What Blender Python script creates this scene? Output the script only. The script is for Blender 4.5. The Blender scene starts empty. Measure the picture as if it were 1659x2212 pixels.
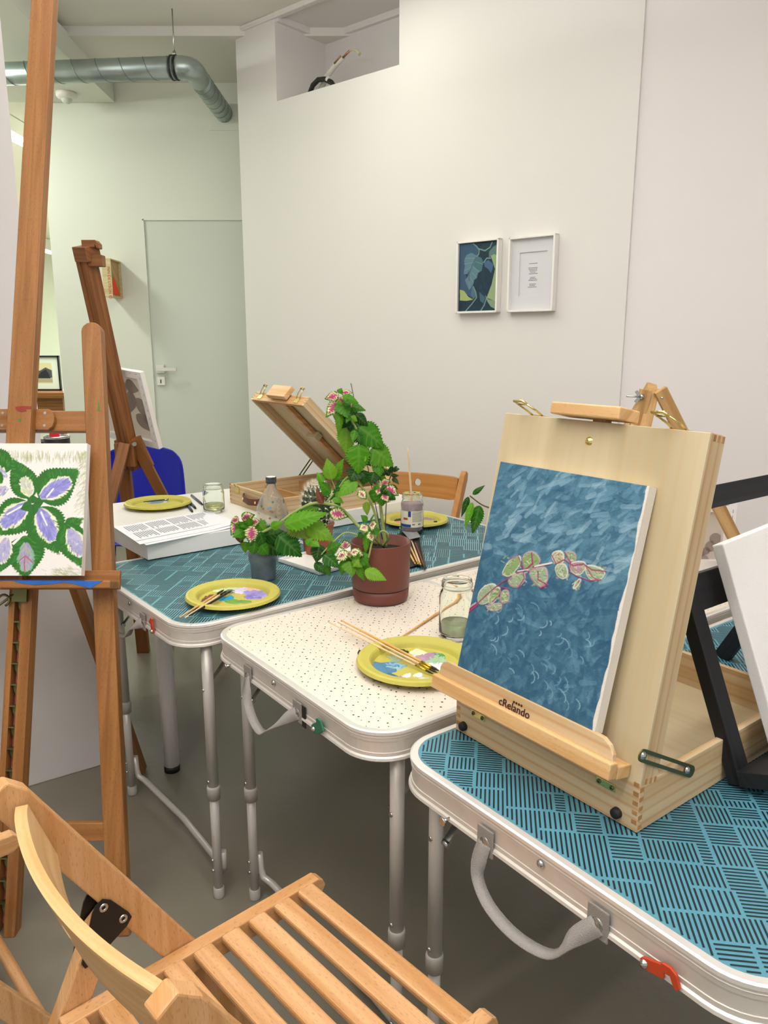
import bpy, math, random
import numpy as np
from mathutils import Vector, Matrix

V = Vector
random.seed(7)
rng = np.random.default_rng(7)
S = bpy.context.scene
COL = S.collection
# ------------------------------------------------------------------ camera, world, lights, exposure
H = 1.28
F = 1662.0; CX, CY = 829.5, 1106.0
TH = math.atan((CY - 741) / F)
cd = bpy.data.cameras.new('camera'); cam = bpy.data.objects.new('camera', cd); COL.objects.link(cam)
cam.location = (0, 0, H); cam.rotation_euler = (math.pi/2 - TH, 0, 0)
cd.sensor_fit = 'VERTICAL'; cd.sensor_height = 24; cd.lens = 24 * F / 2212
cd.clip_start = 0.02; cd.clip_end = 60
S.camera = cam
S.view_settings.view_transform = 'Standard'
try: S.view_settings.look = 'None'
except Exception: pass
S.view_settings.gamma = 1
S.view_settings.use_curve_mapping = False
S.view_settings.exposure = 0.0
wd = bpy.data.worlds.new('world'); S.world = wd; wd.use_nodes = True
wd.node_tree.nodes['Background'].inputs[0].default_value = (1.0, 0.975, 0.975, 1)
wd.node_tree.nodes['Background'].inputs[1].default_value = 0.72

def area(name, loc, rot, sx, sy, power, color):
    l = bpy.data.lights.new(name, 'AREA'); l.shape = 'RECTANGLE'; l.size = sx; l.size_y = sy
    l.energy = power; l.color = color
    o = bpy.data.objects.new(name, l); COL.objects.link(o); o.location = loc; o.rotation_euler = rot
    return o
WARM = (1.0, 0.965, 0.96)
area('ceiling_fill', (0.6, -0.3, 2.25), (math.pi, 0, math.radians(38)), 1.5, 0.3, 36, WARM)  # added unseen upward lamps that brighten the ceiling
area('ceiling_fill', (-1.2, 0.3, 2.25), (math.pi, 0, math.radians(38)), 1.5, 0.3, 38, WARM)
area('ceiling_fill', (-0.5, 1.95, 2.3), (math.pi, 0, math.radians(38)), 1.2, 0.3, 26, WARM)
area('tube_light', (0.1, 0.9, 2.68), (0, 0, math.radians(38)), 1.5, 0.12, 16, WARM)
area('tube_light', (-0.9, -0.5, 2.68), (0, 0, math.radians(38)), 1.5, 0.12, 21, WARM)
area('tube_light', (1.3, -0.9, 2.68), (0, 0, math.radians(38)), 1.5, 0.12, 21, WARM)
area('tube_light', (-0.55, 2.9, 2.68), (0, 0, math.radians(38)), 1.2, 0.12, 9, (0.97, 1.0, 0.86))
area('corridor_light', (-2.9, 6.2, 2.6), (0, 0, 0), 0.3, 1.6, 60, (0.95, 1.0, 0.89))
area('corridor_light', (-2.5, 4.1, 2.58), (0, math.radians(-28), 0), 0.2, 0.6, 15, (0.95, 1.0, 0.9))
area('corridor_light', (-4.2, 9.0, 2.6), (0, 0, 0), 0.3, 2.6, 260, (0.93, 1.0, 0.84))

# ------------------------------------------------------------------ helpers: where a sight line meets a real surface
def ray(px, py):
    a = (px - CX)/F; b = -(py - CY)/F
    return V((a, math.cos(TH) + b*math.sin(TH), -math.sin(TH) + b*math.cos(TH)))
CAM = V((0, 0, H))
def P(px, py, z):
    r = ray(px, py); return CAM + r*((z - H)/r.z)
def R(px, py, Y):
    r = ray(px, py); return CAM + r*(Y/r.y)
class Plane:
    def __init__(s, O, X, Y): s.O = V(O); s.X = V(X).normalized(); s.Y = V(Y).normalized(); s.N = s.X.cross(s.Y)
    def hit(s, px, py):
        r = ray(px, py); t = s.N.dot(s.O - CAM)/s.N.dot(r); p = CAM + r*t - s.O
        return p.dot(s.X), p.dot(s.Y)
    def at(s, u, v, n=0): return s.O + s.X*u + s.Y*v + s.N*n
    def off(s, n): return Plane(s.O + s.N*n, s.X, s.Y)
K = V((0, 0, 1))
def dirz(deg): return V((math.cos(math.radians(deg)), math.sin(math.radians(deg)), 0))

# ------------------------------------------------------------------ objects
MATS = {}
WM = {}
def thing(name, label, cat, loc=(0, 0, 0), rz=0, group=None):
    o = bpy.data.objects.new(name, None); COL.objects.link(o)
    o.empty_display_size = 0.05
    o.location = loc; o.rotation_euler = (0, 0, rz)
    o['label'] = label; o['category'] = cat
    if group: o['group'] = group
    WM[o.name] = Matrix.Translation(V(loc)) @ Matrix.Rotation(rz, 4, 'Z')
    return o
def tag(o, label, cat, group=None):
    o['label'] = label; o['category'] = cat
    if group: o['group'] = group
    return o
def copy_tree(o, loc, rz, label, parent=None):
    def rec(src, par):
        c = src.copy(); COL.objects.link(c); c.parent = par
        for ch in [x for x in bpy.data.objects if x.parent == src]: rec(ch, c)
        return c
    r = rec(o, None); r.location = loc; r.rotation_euler = (0, 0, rz); r['label'] = label
    WM[r.name] = Matrix.Translation(V(loc)) @ Matrix.Rotation(rz, 4, 'Z')
    return r

class MB:
    def __init__(s): s.v = []; s.f = []; s.m = []; s.uv = []; s.sm = []; s.col = None
    def vert(s, p): s.v.append(tuple(p)); return len(s.v) - 1
    def face(s, idx, uv=None, m=0, smooth=False):
        s.f.append(tuple(idx)); s.m.append(m); s.sm.append(smooth)
        s.uv.append(uv if uv else [(0, 0)]*len(idx))
    def hexa(s, c, m=0, dims=None):
        # c: 8 corners, bottom 0-3 ccw, top 4-7; x axis (0->1) is the grain
        b = [s.vert(p) for p in c]
        o = (random.random()*9, random.random()*9)
        c = [V(p) for p in c]
        lx = (c[1]-c[0]).length; ly = (c[3]-c[0]).length; lz = (c[4]-c[0]).length
        X = [0, lx, lx, 0, 0, lx, lx, 0]; Y = [0, 0, ly, ly, 0, 0, ly, ly]; Z = [0]*4 + [lz]*4
        for q in ((0, 3, 2, 1), (4, 5, 6, 7), (0, 1, 5, 4), (2, 3, 7, 6), (1, 2, 6, 5), (3, 0, 4, 7)):
            s.face([b[i] for i in q], [(o[0]+X[i], o[1]+Y[i]+Z[i]*1.3) for i in q], m)
    def beam(s, p0, p1, w, h, up=K, m=0, w1=None, h1=None):
        p0 = V(p0); p1 = V(p1); d = (p1-p0).normalized(); side = V(up).cross(d).normalized(); u = d.cross(side)
        w1 = w if w1 is None else w1; h1 = h if h1 is None else h1
        c = []
        for sg in (-1, 1):
            c += [p0 + side*(-w/2) + u*(sg*h/2), p1 + side*(-w1/2) + u*(sg*h1/2), p1 + side*(w1/2) + u*(sg*h1/2), p0 + side*(w/2) + u*(sg*h/2)]
        s.hexa(c, m)
    def box(s, O, X, Y, Z, m=0):
        O = V(O); X = V(X); Y = V(Y); Z = V(Z)
        s.hexa([O, O+X, O+X+Y, O+Y, O+Z, O+X+Z, O+X+Y+Z, O+Y+Z], m)
    def prism(s, pts, pl, n0, n1, m=0, grain=0, smooth=False):
        # closed outline given ccw in plane pl coordinates
        a = sum(pts[i][0]*pts[(i+1) % len(pts)][1] - pts[(i+1) % len(pts)][0]*pts[i][1] for i in range(len(pts)))
        if (a < 0) != (n1 < n0): pts = pts[::-1]
        o = (random.random()*9, random.random()*9)
        B = [s.vert(pl.at(u, v, n0)) for u, v in pts]; T = [s.vert(pl.at(u, v, n1)) for u, v in pts]
        def uvf(u, v): return (o[0]+u, o[1]+v) if grain == 0 else (o[0]+v, o[1]+u)
        s.face(T, [uvf(*p) for p in pts], m); s.face(B[::-1], [uvf(*p) for p in pts[::-1]], m)
        for i in range(len(pts)):
            j = (i+1) % len(pts)
            s.face((B[i], B[j], T[j], T[i]), [uvf(*pts[i]), uvf(*pts[j]), uvf(pts[j][0]+.01, pts[j][1]+.01), uvf(pts[i][0]+.01, pts[i][1]+.01)], m, smooth)
    def tube(s, path, r, n=10, m=0, caps=True, radii=None, squash=1.0):
        path = [V(p) for p in path]; N = len(path); rings = []
        t0 = (path[1]-path[0]).normalized()
        ref = K if abs(t0.z) < .9 else V((1, 0, 0))
        nrm = ref.cross(t0).normalized(); L = 0
        o = random.random()*9
        for i, p in enumerate(path):
            t = (path[min(i+1, N-1)] - path[max(i-1, 0)]).normalized()
            nrm = (nrm - t*nrm.dot(t)).normalized(); b = t.cross(nrm)
            rr = radii[i] if radii else r
            if i: L += (path[i]-path[i-1]).length
            rings.append(([s.vert(p + nrm*(rr*math.cos(2*math.pi*k/n)) + b*(rr*squash*math.sin(2*math.pi*k/n))) for k in range(n)], L))
        for (a, la), (c, lc) in zip(rings, rings[1:]):
            for k in range(n):
                k2 = (k+1) % n; ua = k/n*r*6.28; ub = (k+1)/n*r*6.28
                s.face((a[k], a[k2], c[k2], c[k]), [(o+la, ua), (o+la, ub), (o+lc, ub), (o+lc, ua)], m, True)
        if caps:
            s.face(rings[0][0][::-1], [(o, k*.003) for k in range(n)], m); s.face(rings[-1][0], [(o, k*.003) for k in range(n)], m)
    def cyl(s, p0, p1, r, n=16, m=0, r1=None): s.tube([p0, p1], r, n, m, True, [r, r if r1 is None else r1])
    def lathe(s, prof, O, A=K, n=32, m=0, closed=False, smooth=True, seg=None):
        O = V(O); A = V(A).normalized(); X = (V((1, 0, 0)) if abs(A.x) < .9 else V((0, 1, 0))); X = (X - A*X.dot(A)).normalized(); Yv = A.cross(X)
        rings = []
        for r, z in prof:
            rr = max(r, 1e-5)
            rings.append([s.vert(O + A*z + X*(rr*math.cos(2*math.pi*k/n)) + Yv*(rr*math.sin(2*math.pi*k/n))) for k in range(n)])
        prs = list(zip(range(len(rings)), range(1, len(rings))))
        if closed: prs.append((len(rings)-1, 0))
        for i, j in prs:
            mm = seg[i] if seg else m
            for k in range(n):
                k2 = (k+1) % n
                s.face((rings[i][k], rings[i][k2], rings[j][k2], rings[j][k]), [(k/n, prof[i][1]), ((k+1)/n, prof[i][1]), ((k+1)/n, prof[j][1]), (k/n, prof[j][1])], mm, smooth)
    def ribbon(s, path, wd, th, m=0):
        # path centre line, wd list/one width vector, th thickness
        path = [V(p) for p in path]; N = len(path); rows = []
        for i, p in enumerate(path):
            t = (path[min(i+1, N-1)] - path[max(i-1, 0)]).normalized()
            w = V(wd[i]) if isinstance(wd, list) else V(wd)
            n_ = w.cross(t).normalized()*(th/2)
            rows.append([s.vert(p - w/2 - n_), s.vert(p + w/2 - n_), s.vert(p + w/2 + n_), s.vert(p - w/2 + n_)])
        L = 0
        for i in range(N-1):
            dl = (path[i+1]-path[i]).length
            for k in range(4):
                k2 = (k+1) % 4
                s.face((rows[i][k], rows[i][k2], rows[i+1][k2], rows[i+1][k]), [(L, k*.01), (L, k*.01+.01), (L+dl, k*.01+.01), (L+dl, k*.01)], m, True)
            L += dl
        s.face(rows[0][::-1], None, m); s.face(rows[-1], None, m)
    def sphere(s, O, r, n=12, m=0, sc=(1, 1, 1)):
        prof = [(r*math.sin(math.pi*i/n), -r*math.cos(math.pi*i/n)*sc[2]) for i in range(n+1)]
        s.lathe(prof, O, K, n*2, m)
    def build(s, name, mats, parent=None, bevel=0, label=None, kind=None, flip=False):
        me = bpy.data.meshes.new(name)
        M = WM[parent.name].inverted() if parent is not None else None
        vs = [tuple(M @ V(p)) for p in s.v] if M is not None else s.v
        me.from_pydata(vs, [], s.f)
        uvl = me.uv_layers.new(name='UVMap')
        flat = np.array([c for f in s.uv for p in f for c in p], dtype=np.float32)
        uvl.data.foreach_set('uv', flat)
        me.polygons.foreach_set('material_index', s.m)
        me.polygons.foreach_set('use_smooth', s.sm)
        if s.col is not None:
            ca = me.color_attributes.new('Col', 'FLOAT_COLOR', 'POINT')
            ca.data.foreach_set('color', np.array(s.col, dtype=np.float32).ravel())
        me.update()
        if not isinstance(mats, (list, tuple)): mats = [mats]
        for m_ in mats: me.materials.append(m_)
        o = bpy.data.objects.new(name, me); COL.objects.link(o)
        if parent is not None:
            o.parent = parent; WM[o.name] = WM[parent.name]
        else: WM[o.name] = Matrix.Identity(4)
        if bevel:
            b = o.modifiers.new('bevel', 'BEVEL'); b.width = bevel; b.segments = 2; b.limit_method = 'ANGLE'; b.angle_limit = math.radians(40)
        if label: o['label'] = label
        if kind: o['kind'] = kind
        return o
def text_part(name, body, size, pl, u, v, n, m, parent, ang=0, ext=.0002, align='LEFT'):
    cu = bpy.data.curves.new('t', 'FONT'); cu.body = body; cu.size = size; cu.extrude = ext; cu.align_x = align
    to = bpy.data.objects.new('t', cu); COL.objects.link(to)
    dg = bpy.context.evaluated_depsgraph_get(); dg.update()
    me = bpy.data.meshes.new_from_object(to.evaluated_get(dg))
    bpy.data.objects.remove(to); bpy.data.curves.remove(cu)
    X = pl.X*math.cos(ang) + pl.Y*math.sin(ang); Y = pl.Y*math.cos(ang) - pl.X*math.sin(ang)
    O = pl.at(u, v, n)
    M = Matrix(((X.x, Y.x, pl.N.x, O.x), (X.y, Y.y, pl.N.y, O.y), (X.z, Y.z, pl.N.z, O.z), (0, 0, 0, 1)))
    me.transform(WM[parent.name].inverted() @ M)
    me.materials.clear(); me.materials.append(m)
    me.name = name
    o = bpy.data.objects.new(name, me); COL.objects.link(o); o.parent = parent; WM[o.name] = WM[parent.name]
    return o

# ------------------------------------------------------------------ materials
def lin(c):
    if isinstance(c, str):
        c = c.lstrip('#'); c = [int(c[i:i+2], 16)/255 for i in (0, 2, 4)]
    return tuple(x/12.92 if x <= .04045 else ((x+.055)/1.055)**2.4 for x in c)
def mat(name, col, rough=.5, metal=0, bump=0, bscale=80, var=0, vscale=6, spec=.5, trans=0, ior=1.45, coat=0, bump2=None, sss=0):
    m = bpy.data.materials.new(name); m.use_nodes = True; nt = m.node_tree; b = nt.nodes['Principled BSDF']
    c = lin(col); b.inputs['Base Color'].default_value = (*c, 1); b.inputs['Roughness'].default_value = rough
    b.inputs['Metallic'].default_value = metal; b.inputs['Specular IOR Level'].default_value = spec
    b.inputs['IOR'].default_value = ior
    if trans: b.inputs['Transmission Weight'].default_value = trans
    if coat: b.inputs['Coat Weight'].default_value = coat; b.inputs['Coat Roughness'].default_value = .1
    if sss: b.inputs['Subsurface Weight'].default_value = sss; b.inputs['Subsurface Radius'].default_value = (.004, .004, .002)
    tc = nt.nodes.new('ShaderNodeTexCoord')
    if var:
        n = nt.nodes.new('ShaderNodeTexNoise'); n.inputs['Scale'].default_value = vscale; n.inputs['Detail'].default_value = 5
        nt.links.new(tc.outputs['Object'], n.inputs['Vector'])
        r = nt.nodes.new('ShaderNodeMapRange'); r.inputs[1].default_value = .3; r.inputs[2].default_value = .7
        r.inputs[3].default_value = 1-var; r.inputs[4].default_value = 1+var
        nt.links.new(n.outputs[0], r.inputs[0])
        mx = nt.nodes.new('ShaderNodeVectorMath'); mx.operation = 'SCALE'; mx.inputs[0].default_value = c
        nt.links.new(r.outputs[0], mx.inputs['Scale']); nt.links.new(mx.outputs[0], b.inputs['Base Color'])
    if bump:
        n = nt.nodes.new('ShaderNodeTexNoise'); n.inputs['Scale'].default_value = bscale; n.inputs['Detail'].default_value = 3
        nt.links.new(tc.outputs['Object'], n.inputs['Vector'])
        bp = nt.nodes.new('ShaderNodeBump'); bp.inputs['Strength'].default_value = bump; bp.inputs['Distance'].default_value = .002
        nt.links.new(n.outputs[0], bp.inputs['Height']); nt.links.new(bp.outputs[0], b.inputs['Normal'])
    return m
def wood(name, c1, c2, sx=3.0, sy=55.0, rough=.42, fleck=0.0, ring=0.0, rc='#8a6236'):
    m = bpy.data.materials.new(name); m.use_nodes = True; nt = m.node_tree; L = nt.links.new; b = nt.nodes['Principled BSDF']
    b.inputs['Roughness'].default_value = rough; b.inputs['Specular IOR Level'].default_value = .35
    uv = nt.nodes.new('ShaderNodeUVMap'); uv.uv_map = 'UVMap'
    mp = nt.nodes.new('ShaderNodeMapping'); mp.inputs['Scale'].default_value = (sx, sy, 1); L(uv.outputs[0], mp.inputs['Vector'])
    n = nt.nodes.new('ShaderNodeTexNoise'); n.inputs['Scale'].default_value = 1.0; n.inputs['Detail'].default_value = 6; n.inputs['Distortion'].default_value = .6
    L(mp.outputs[0], n.inputs['Vector'])
    r = nt.nodes.new('ShaderNodeValToRGB'); r.color_ramp.elements[0].color = (*lin(c2), 1); r.color_ramp.elements[1].color = (*lin(c1), 1)
    r.color_ramp.elements[0].position = .34; r.color_ramp.elements[1].position = .62
    L(n.outputs[0], r.inputs[0]); out = r.outputs[0]
    if ring:
        mp2 = nt.nodes.new('ShaderNodeMapping'); mp2.inputs['Scale'].default_value = (1.3, 16, 1); L(uv.outputs[0], mp2.inputs['Vector'])
        w = nt.nodes.new('ShaderNodeTexWave'); w.wave_type = 'BANDS'; w.bands_direction = 'Y'; w.inputs['Scale'].default_value = .9
        w.inputs['Distortion'].default_value = 9; w.inputs['Detail'].default_value = 2; w.inputs['Detail Scale'].default_value = .35
        L(mp2.outputs[0], w.inputs['Vector'])
        pw = nt.nodes.new('ShaderNodeMath'); pw.operation = 'POWER'; pw.inputs[1].default_value = 5; L(w.outputs[1], pw.inputs[0])
        ml = nt.nodes.new('ShaderNodeMath'); ml.operation = 'MULTIPLY'; ml.inputs[1].default_value = ring; L(pw.outputs[0], ml.inputs[0])
        mx = nt.nodes.new('ShaderNodeMix'); mx.data_type = 'RGBA'; mx.inputs['B'].default_value = (*lin(rc), 1)
        L(ml.outputs[0], mx.inputs['Factor']); L(out, mx.inputs['A']); out = mx.outputs['Result']
    if fleck:
        mp3 = nt.nodes.new('ShaderNodeMapping'); mp3.inputs['Scale'].default_value = (110, 620, 1); L(uv.outputs[0], mp3.inputs['Vector'])
        n3 = nt.nodes.new('ShaderNodeTexNoise'); n3.inputs['Scale'].default_value = 1; n3.inputs['Detail'].default_value = 1; L(mp3.outputs[0], n3.inputs['Vector'])
        rr = nt.nodes.new('ShaderNodeMapRange'); rr.inputs[1].default_value = .6; rr.inputs[2].default_value = .72; rr.inputs[4].default_value = fleck
        L(n3.outputs[0], rr.inputs[0])
        mx = nt.nodes.new('ShaderNodeMix'); mx.data_type = 'RGBA'; mx.inputs['B'].default_value = (*[x*.45 for x in lin(c2)], 1)
        L(rr.outputs[0], mx.inputs['Factor']); L(out, mx.inputs['A']); out = mx.outputs['Result']
    L(out, b.inputs['Base Color'])
    bp = nt.nodes.new('ShaderNodeBump'); bp.inputs['Strength'].default_value = .12; bp.inputs['Distance'].default_value = .001
    L(n.outputs[0], bp.inputs['Height']); L(bp.outputs[0], b.inputs['Normal'])
    return m
def colmat(name, rough=.5, spec=.4, trans=0, bump=0, bscale=300):
    m = bpy.data.materials.new(name); m.use_nodes = True; nt = m.node_tree; b = nt.nodes['Principled BSDF']
    a = nt.nodes.new('ShaderNodeVertexColor'); a.layer_name = 'Col'
    nt.links.new(a.outputs[0], b.inputs['Base Color']); b.inputs['Roughness'].default_value = rough; b.inputs['Specular IOR Level'].default_value = spec
    if trans:
        out = nt.nodes['Material Output']; t = nt.nodes.new('ShaderNodeBsdfTranslucent'); nt.links.new(a.outputs[0], t.inputs[0])
        mx = nt.nodes.new('ShaderNodeMixShader'); mx.inputs[0].default_value = trans
        nt.links.new(b.outputs[0], mx.inputs[1]); nt.links.new(t.outputs[0], mx.inputs[2]); nt.links.new(mx.outputs[0], out.inputs[0])
    if bump:
        tc = nt.nodes.new('ShaderNodeTexCoord'); n = nt.nodes.new('ShaderNodeTexNoise'); n.inputs['Scale'].default_value = bscale
        nt.links.new(tc.outputs['Object'], n.inputs['Vector'])
        bp = nt.nodes.new('ShaderNodeBump'); bp.inputs['Strength'].default_value = bump; bp.inputs['Distance'].default_value = .001
        nt.links.new(n.outputs[0], bp.inputs['Height']); nt.links.new(bp.outputs[0], b.inputs['Normal'])
    return m
M_wall = mat('wall_plaster', '#e0ddd9', .85, bump=.25, bscale=45, spec=.2)
M_wallback = mat('wall_plaster_back', '#e4e6da', .85, bump=.25, bscale=30, spec=.2)
M_ceil = mat('ceiling_paint', '#e2dfd6', .9, spec=.1)
M_trimw = mat('white_trim', '#e2dfda', .6)
M_board = mat('white_board', '#d6d2ce', .5, var=.02)
M_door = mat('door_paint', '#d3d8cd', .45)
M_floor = mat('grey_epoxy_floor', '#7c7769', .24, bump=.35, bscale=38, var=.05, vscale=2.5, spec=.5)
M_alu = mat('aluminium', '#d2cdc5', .42, metal=.4, var=.04, vscale=30)
M_alu_rim = mat('aluminium_rim', '#e6e3df', .3, metal=.55)
M_leg = mat('painted_leg', '#c2beb6', .38, metal=.35)
M_collar = mat('grey_plastic_collar', '#a8a49a', .5)
M_steel = mat('steel', '#b9b8b4', .25, metal=1)
M_strap = mat('grey_webbing', '#a7a29c', .85, bump=1.0, bscale=900)
M_felt = mat('grey_bracket', '#8c8680', .7, bump=.5, bscale=600)
M_red = mat('red_latch', '#b8401f', .4)
M_green = mat('green_latch', '#2f6a52', .45)
M_black = mat('black_plastic', '#131314', .45)
M_rubber = mat('black_rubber', '#1a1a1b', .6)
M_label = mat('black_tag', '#1a1c1e', .5)
M_teal = mat('teal_laminate', '#50899a', .38, var=.04, vscale=12)
M_teal2 = mat('teal_grey_laminate', '#639aa3', .38, var=.05, vscale=12)
M_fill = mat('slate_print', '#527f89', .4)
M_line = mat('dark_print_line', '#12262e', .4)
M_line2 = mat('dark_print_line_soft', '#132e36', .4)
M_cream = mat('cream_laminate', '#ddd3c4', .36, var=.015, vscale=7)
M_dot = mat('dot_print', '#3a3430', .5)
M_beech = wood('beech', '#cfa070', '#bb8751', 3, 60, .4, fleck=.5)
M_beechp = wood('pale_beech', '#d9b482', '#c6985f', 3, 50, .42, fleck=.25)
M_easel = wood('easel_beech', '#9e6c3a', '#855629', 3, 60, .42, fleck=.5)
M_dark = wood('dark_beech', '#8d5b30', '#6f4321', 3, 60, .45, fleck=.4)
M_chair2 = wood('orange_beech', '#b98144', '#a46f34', 3, 60, .4)
M_pine = wood('pine', '#d2bd98', '#c0a276', 2, 30, .48, ring=.55, rc='#b98550')
M_pine2 = wood('pine_inner', '#c9a26e', '#b58450', 2, 30, .5, ring=.5, rc='#a8713c')
M_ply = wood('pale_plywood', '#c9ba98', '#b7a784', 1.2, 9, .45, ring=.16, rc='#c09a62')
M_endg = wood('end_grain', '#b98c58', '#9a6d3e', 40, 60, .6)
M_oldpine = wood('old_pine', '#c9a26c', '#a67c4a', 3, 60, .5, fleck=.3)
M_blackwood = wood('black_stained_wood', '#222326', '#141416', 3, 60, .5)
M_brass = mat('brass', '#e2cf86', .22, metal=1)
M_bronze = mat('bronze_green_steel', '#6d6f48', .35, metal=.8)
M_leather = mat('brown_leather', '#5d3220', .5, bump=.5, bscale=400)
M_canvas = mat('white_canvas', '#ece8e4', .8, bump=.4, bscale=900)
def cloth(name, col):
    m = mat(name, col, .9, spec=.1); nt = m.node_tree; t = nt.nodes.new('ShaderNodeBsdfTranslucent'); t.inputs[0].default_value = (*lin(col), 1)
    mx = nt.nodes.new('ShaderNodeMixShader'); mx.inputs[0].default_value = .5
    nt.links.new(nt.nodes['Principled BSDF'].outputs[0], mx.inputs[1]); nt.links.new(t.outputs[0], mx.inputs[2]); nt.links.new(mx.outputs[0], nt.nodes['Material Output'].inputs[0]); return m
M_rawc = cloth('raw_canvas_back', '#e8e0d6')
M_blotch = cloth('show_through', '#cabdb4')
M_plate = mat('olive_yellow_pulp', '#b9b150', .55, bump=.3, bscale=500, var=.03, vscale=20)
M_terra = mat('maroon_plastic', '#6e3c31', .45)
M_terra2 = mat('terracotta_plastic', '#96502f', .5)
M_soil = mat('soil', '#241a14', .95, bump=1, bscale=300, var=.5, vscale=200)
M_glass = mat('clear_glass', '#fbfffb', .02, trans=1, ior=1.35)
M_liquid = mat('yellow_water', '#dfe0a0', .05, trans=.9, ior=1.33)
M_murky = mat('murky_purple_water', '#a18a92', .3, var=.12, vscale=60)
M_cup = mat('stained_blue_cup', '#66737b', .4, var=.28, vscale=35)
M_bottle = mat('painted_clear_plastic', '#eeece4', .08, trans=.88, ior=1.2, var=.08, vscale=30)
M_paper = mat('paper', '#e4e5ea', .7)
M_print = mat('printed_text', '#6d7078', .7)
M_white = mat('white_lacquer', '#e9e7e2', .3)
M_framew = mat('white_frame', '#ebe8e2', .5)
M_blue = mat('blue_plastic', '#0616a4', .38)
M_redcap = mat('red_cap', '#c3202c', .4)
M_black2 = mat('black_frame', '#16181a', .4)
M_duct = mat('galvanised_steel', '#a3afab', .34, metal=.75, var=.12, vscale=9)
M_ductd = mat('duct_seam', '#7d8784', .4, metal=.7)
M_fluo = bpy.data.materials.new('tube_glow'); M_fluo.use_nodes = True
_b = M_fluo.node_tree.nodes['Principled BSDF']; _b.inputs['Emission Color'].default_value = (.95, 1, .8, 1); _b.inputs['Emission Strength'].default_value = 12
M_orange = mat('fluorescent_orange', '#ff3c10', .5)
M_redink = mat('red_ink', '#c8553f', .6)
M_boxw = wood('pale_box_wood', '#d8c89c', '#c8b484', 3, 50, .6)
M_boxi = wood('box_inner_wood', '#c6a674', '#b08f5e', 3, 50, .6)
M_col = colmat('painted_surface', .5, bump=.35, bscale=500)
M_leaf = colmat('leaf', .5, .22, trans=.25)
M_stem = mat('plant_stem', '#8fa05c', .5, var=.12, vscale=60)
M_stemd = mat('dark_stem', '#4c4a28', .6)
M_cactus = mat('cactus_skin', '#24381f', .5)
M_spine = mat('cactus_spines', '#e9e2cc', .6)
M_ferrule = mat('gold_ferrule', '#d9b23a', .25, metal=1)
M_sferrule = mat('silver_ferrule', '#b9b9b4', .25, metal=1)
M_handle = wood('brush_handle_wood', '#dcae6c', '#cd9a55', 3, 200, .35)
M_handlep = wood('pale_brush_handle', '#e2c49a', '#d5b284', 3, 200, .4)
M_bristle = mat('bristles', '#3a2a22', .8)
M_ink = mat('dark_ink', '#221a18', .6)
M_logo = mat('logo_print', '#3a1418', .6)
M_copper = mat('copper', '#b9805e', .35, metal=.8)
M_hose = mat('dark_hose', '#23271f', .4)
M_pvc = mat('white_insulation', '#dcd8cc', .6)

def struct(name, mb, m, bevel=0, parent=None):
    o = mb.build(name, m, parent, bevel)
    if parent is None: o['kind'] = 'structure'
    return o
# ------------------------------------------------------------------ the room
mb = MB(); mb.box((-8, -3, -.1), (14, 0, 0), (0, 17, 0), (0, 0, .1)); struct('floor', mb, M_floor)
mb = MB(); mb.box((-8, 4.2, 2.756), (14, 0, 0), (0, 9.8, 0), (0, 0, .1)); mb.box((-8, -3, 2.80), (14, 0, 0), (0, 7.2, 0), (0, 0, .1))
struct('ceiling', mb, M_ceil)
# picture wall: plane through PW0, along PWd (towards the far left)
PW0 = V((0.414, 3.25, 0)); PWd = dirz(139.17); PWn = V((.6538, .7567, 0))      # PWn points away from the room
TOP = 2.80
def wallbox(mb, a, b, z0, z1, th=.12): mb.box(PW0 + PWd*a + K*z0, PWd*(b-a), PWn*th, K*(z1-z0))
E_, Cc = 1.525, -.55
mb = MB()
wallbox(mb, 1.231, E_, 0, TOP, .9)
wallbox(mb, .463, 1.231, 0, 2.42, .62)
wallbox(mb, Cc-.05, .463, 0, TOP, .62)
# recess: back wall and ceiling
mb.box(PW0 + PWd*.463 + PWn*.34 + K*2.42, PWd*.768, PWn*.28, K*(TOP-2.42)); mb.box(PW0 + PWd*.463 + PWn*.005 + K*2.793, PWd*.768, PWn*.34, K*.007)
struct('wall_right', mb, M_wall)
PW1 = PW0 + PWd*Cc; d2 = dirz(-30)
mb = MB(); mb.box(PW1, d2*4.5, V((.5, .866, 0))*.12, K*TOP)
struct('wall_right_near', mb, mat('wall_plaster_near', '#e6e1df', .85, bump=.25, bscale=45, spec=.2))
mb = MB(); mb.box(PW0 + PWd*1.02 - PWn*.012 + K*2.778, PWd*(E_-1.02+.004), PWn*.03, K*.04)
mb.box(PW0 + PWd*Cc - PWn*.012 + K*2.778, PWd*(1.02-Cc), PWn*.03, K*.022)
mb.box(PW0 + PWd*1.22 - PWn*.016 + K*2.785, PWd*(E_-1.22+.008), PWn*.03, K*.014)
struct('trim_1', mb, M_trimw, .002)
mb = MB(); mb.box(PW0 + PWd*.463 + PWn*.318 + K*2.765, PWd*.768, PWn*.022, K*.028)
mb.box(PW0 + PWd*1.209 + PWn*.005 + K*2.765, PWd*.022, PWn*.313, K*.028); struct('trim_2', mb, M_trimw)
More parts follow.
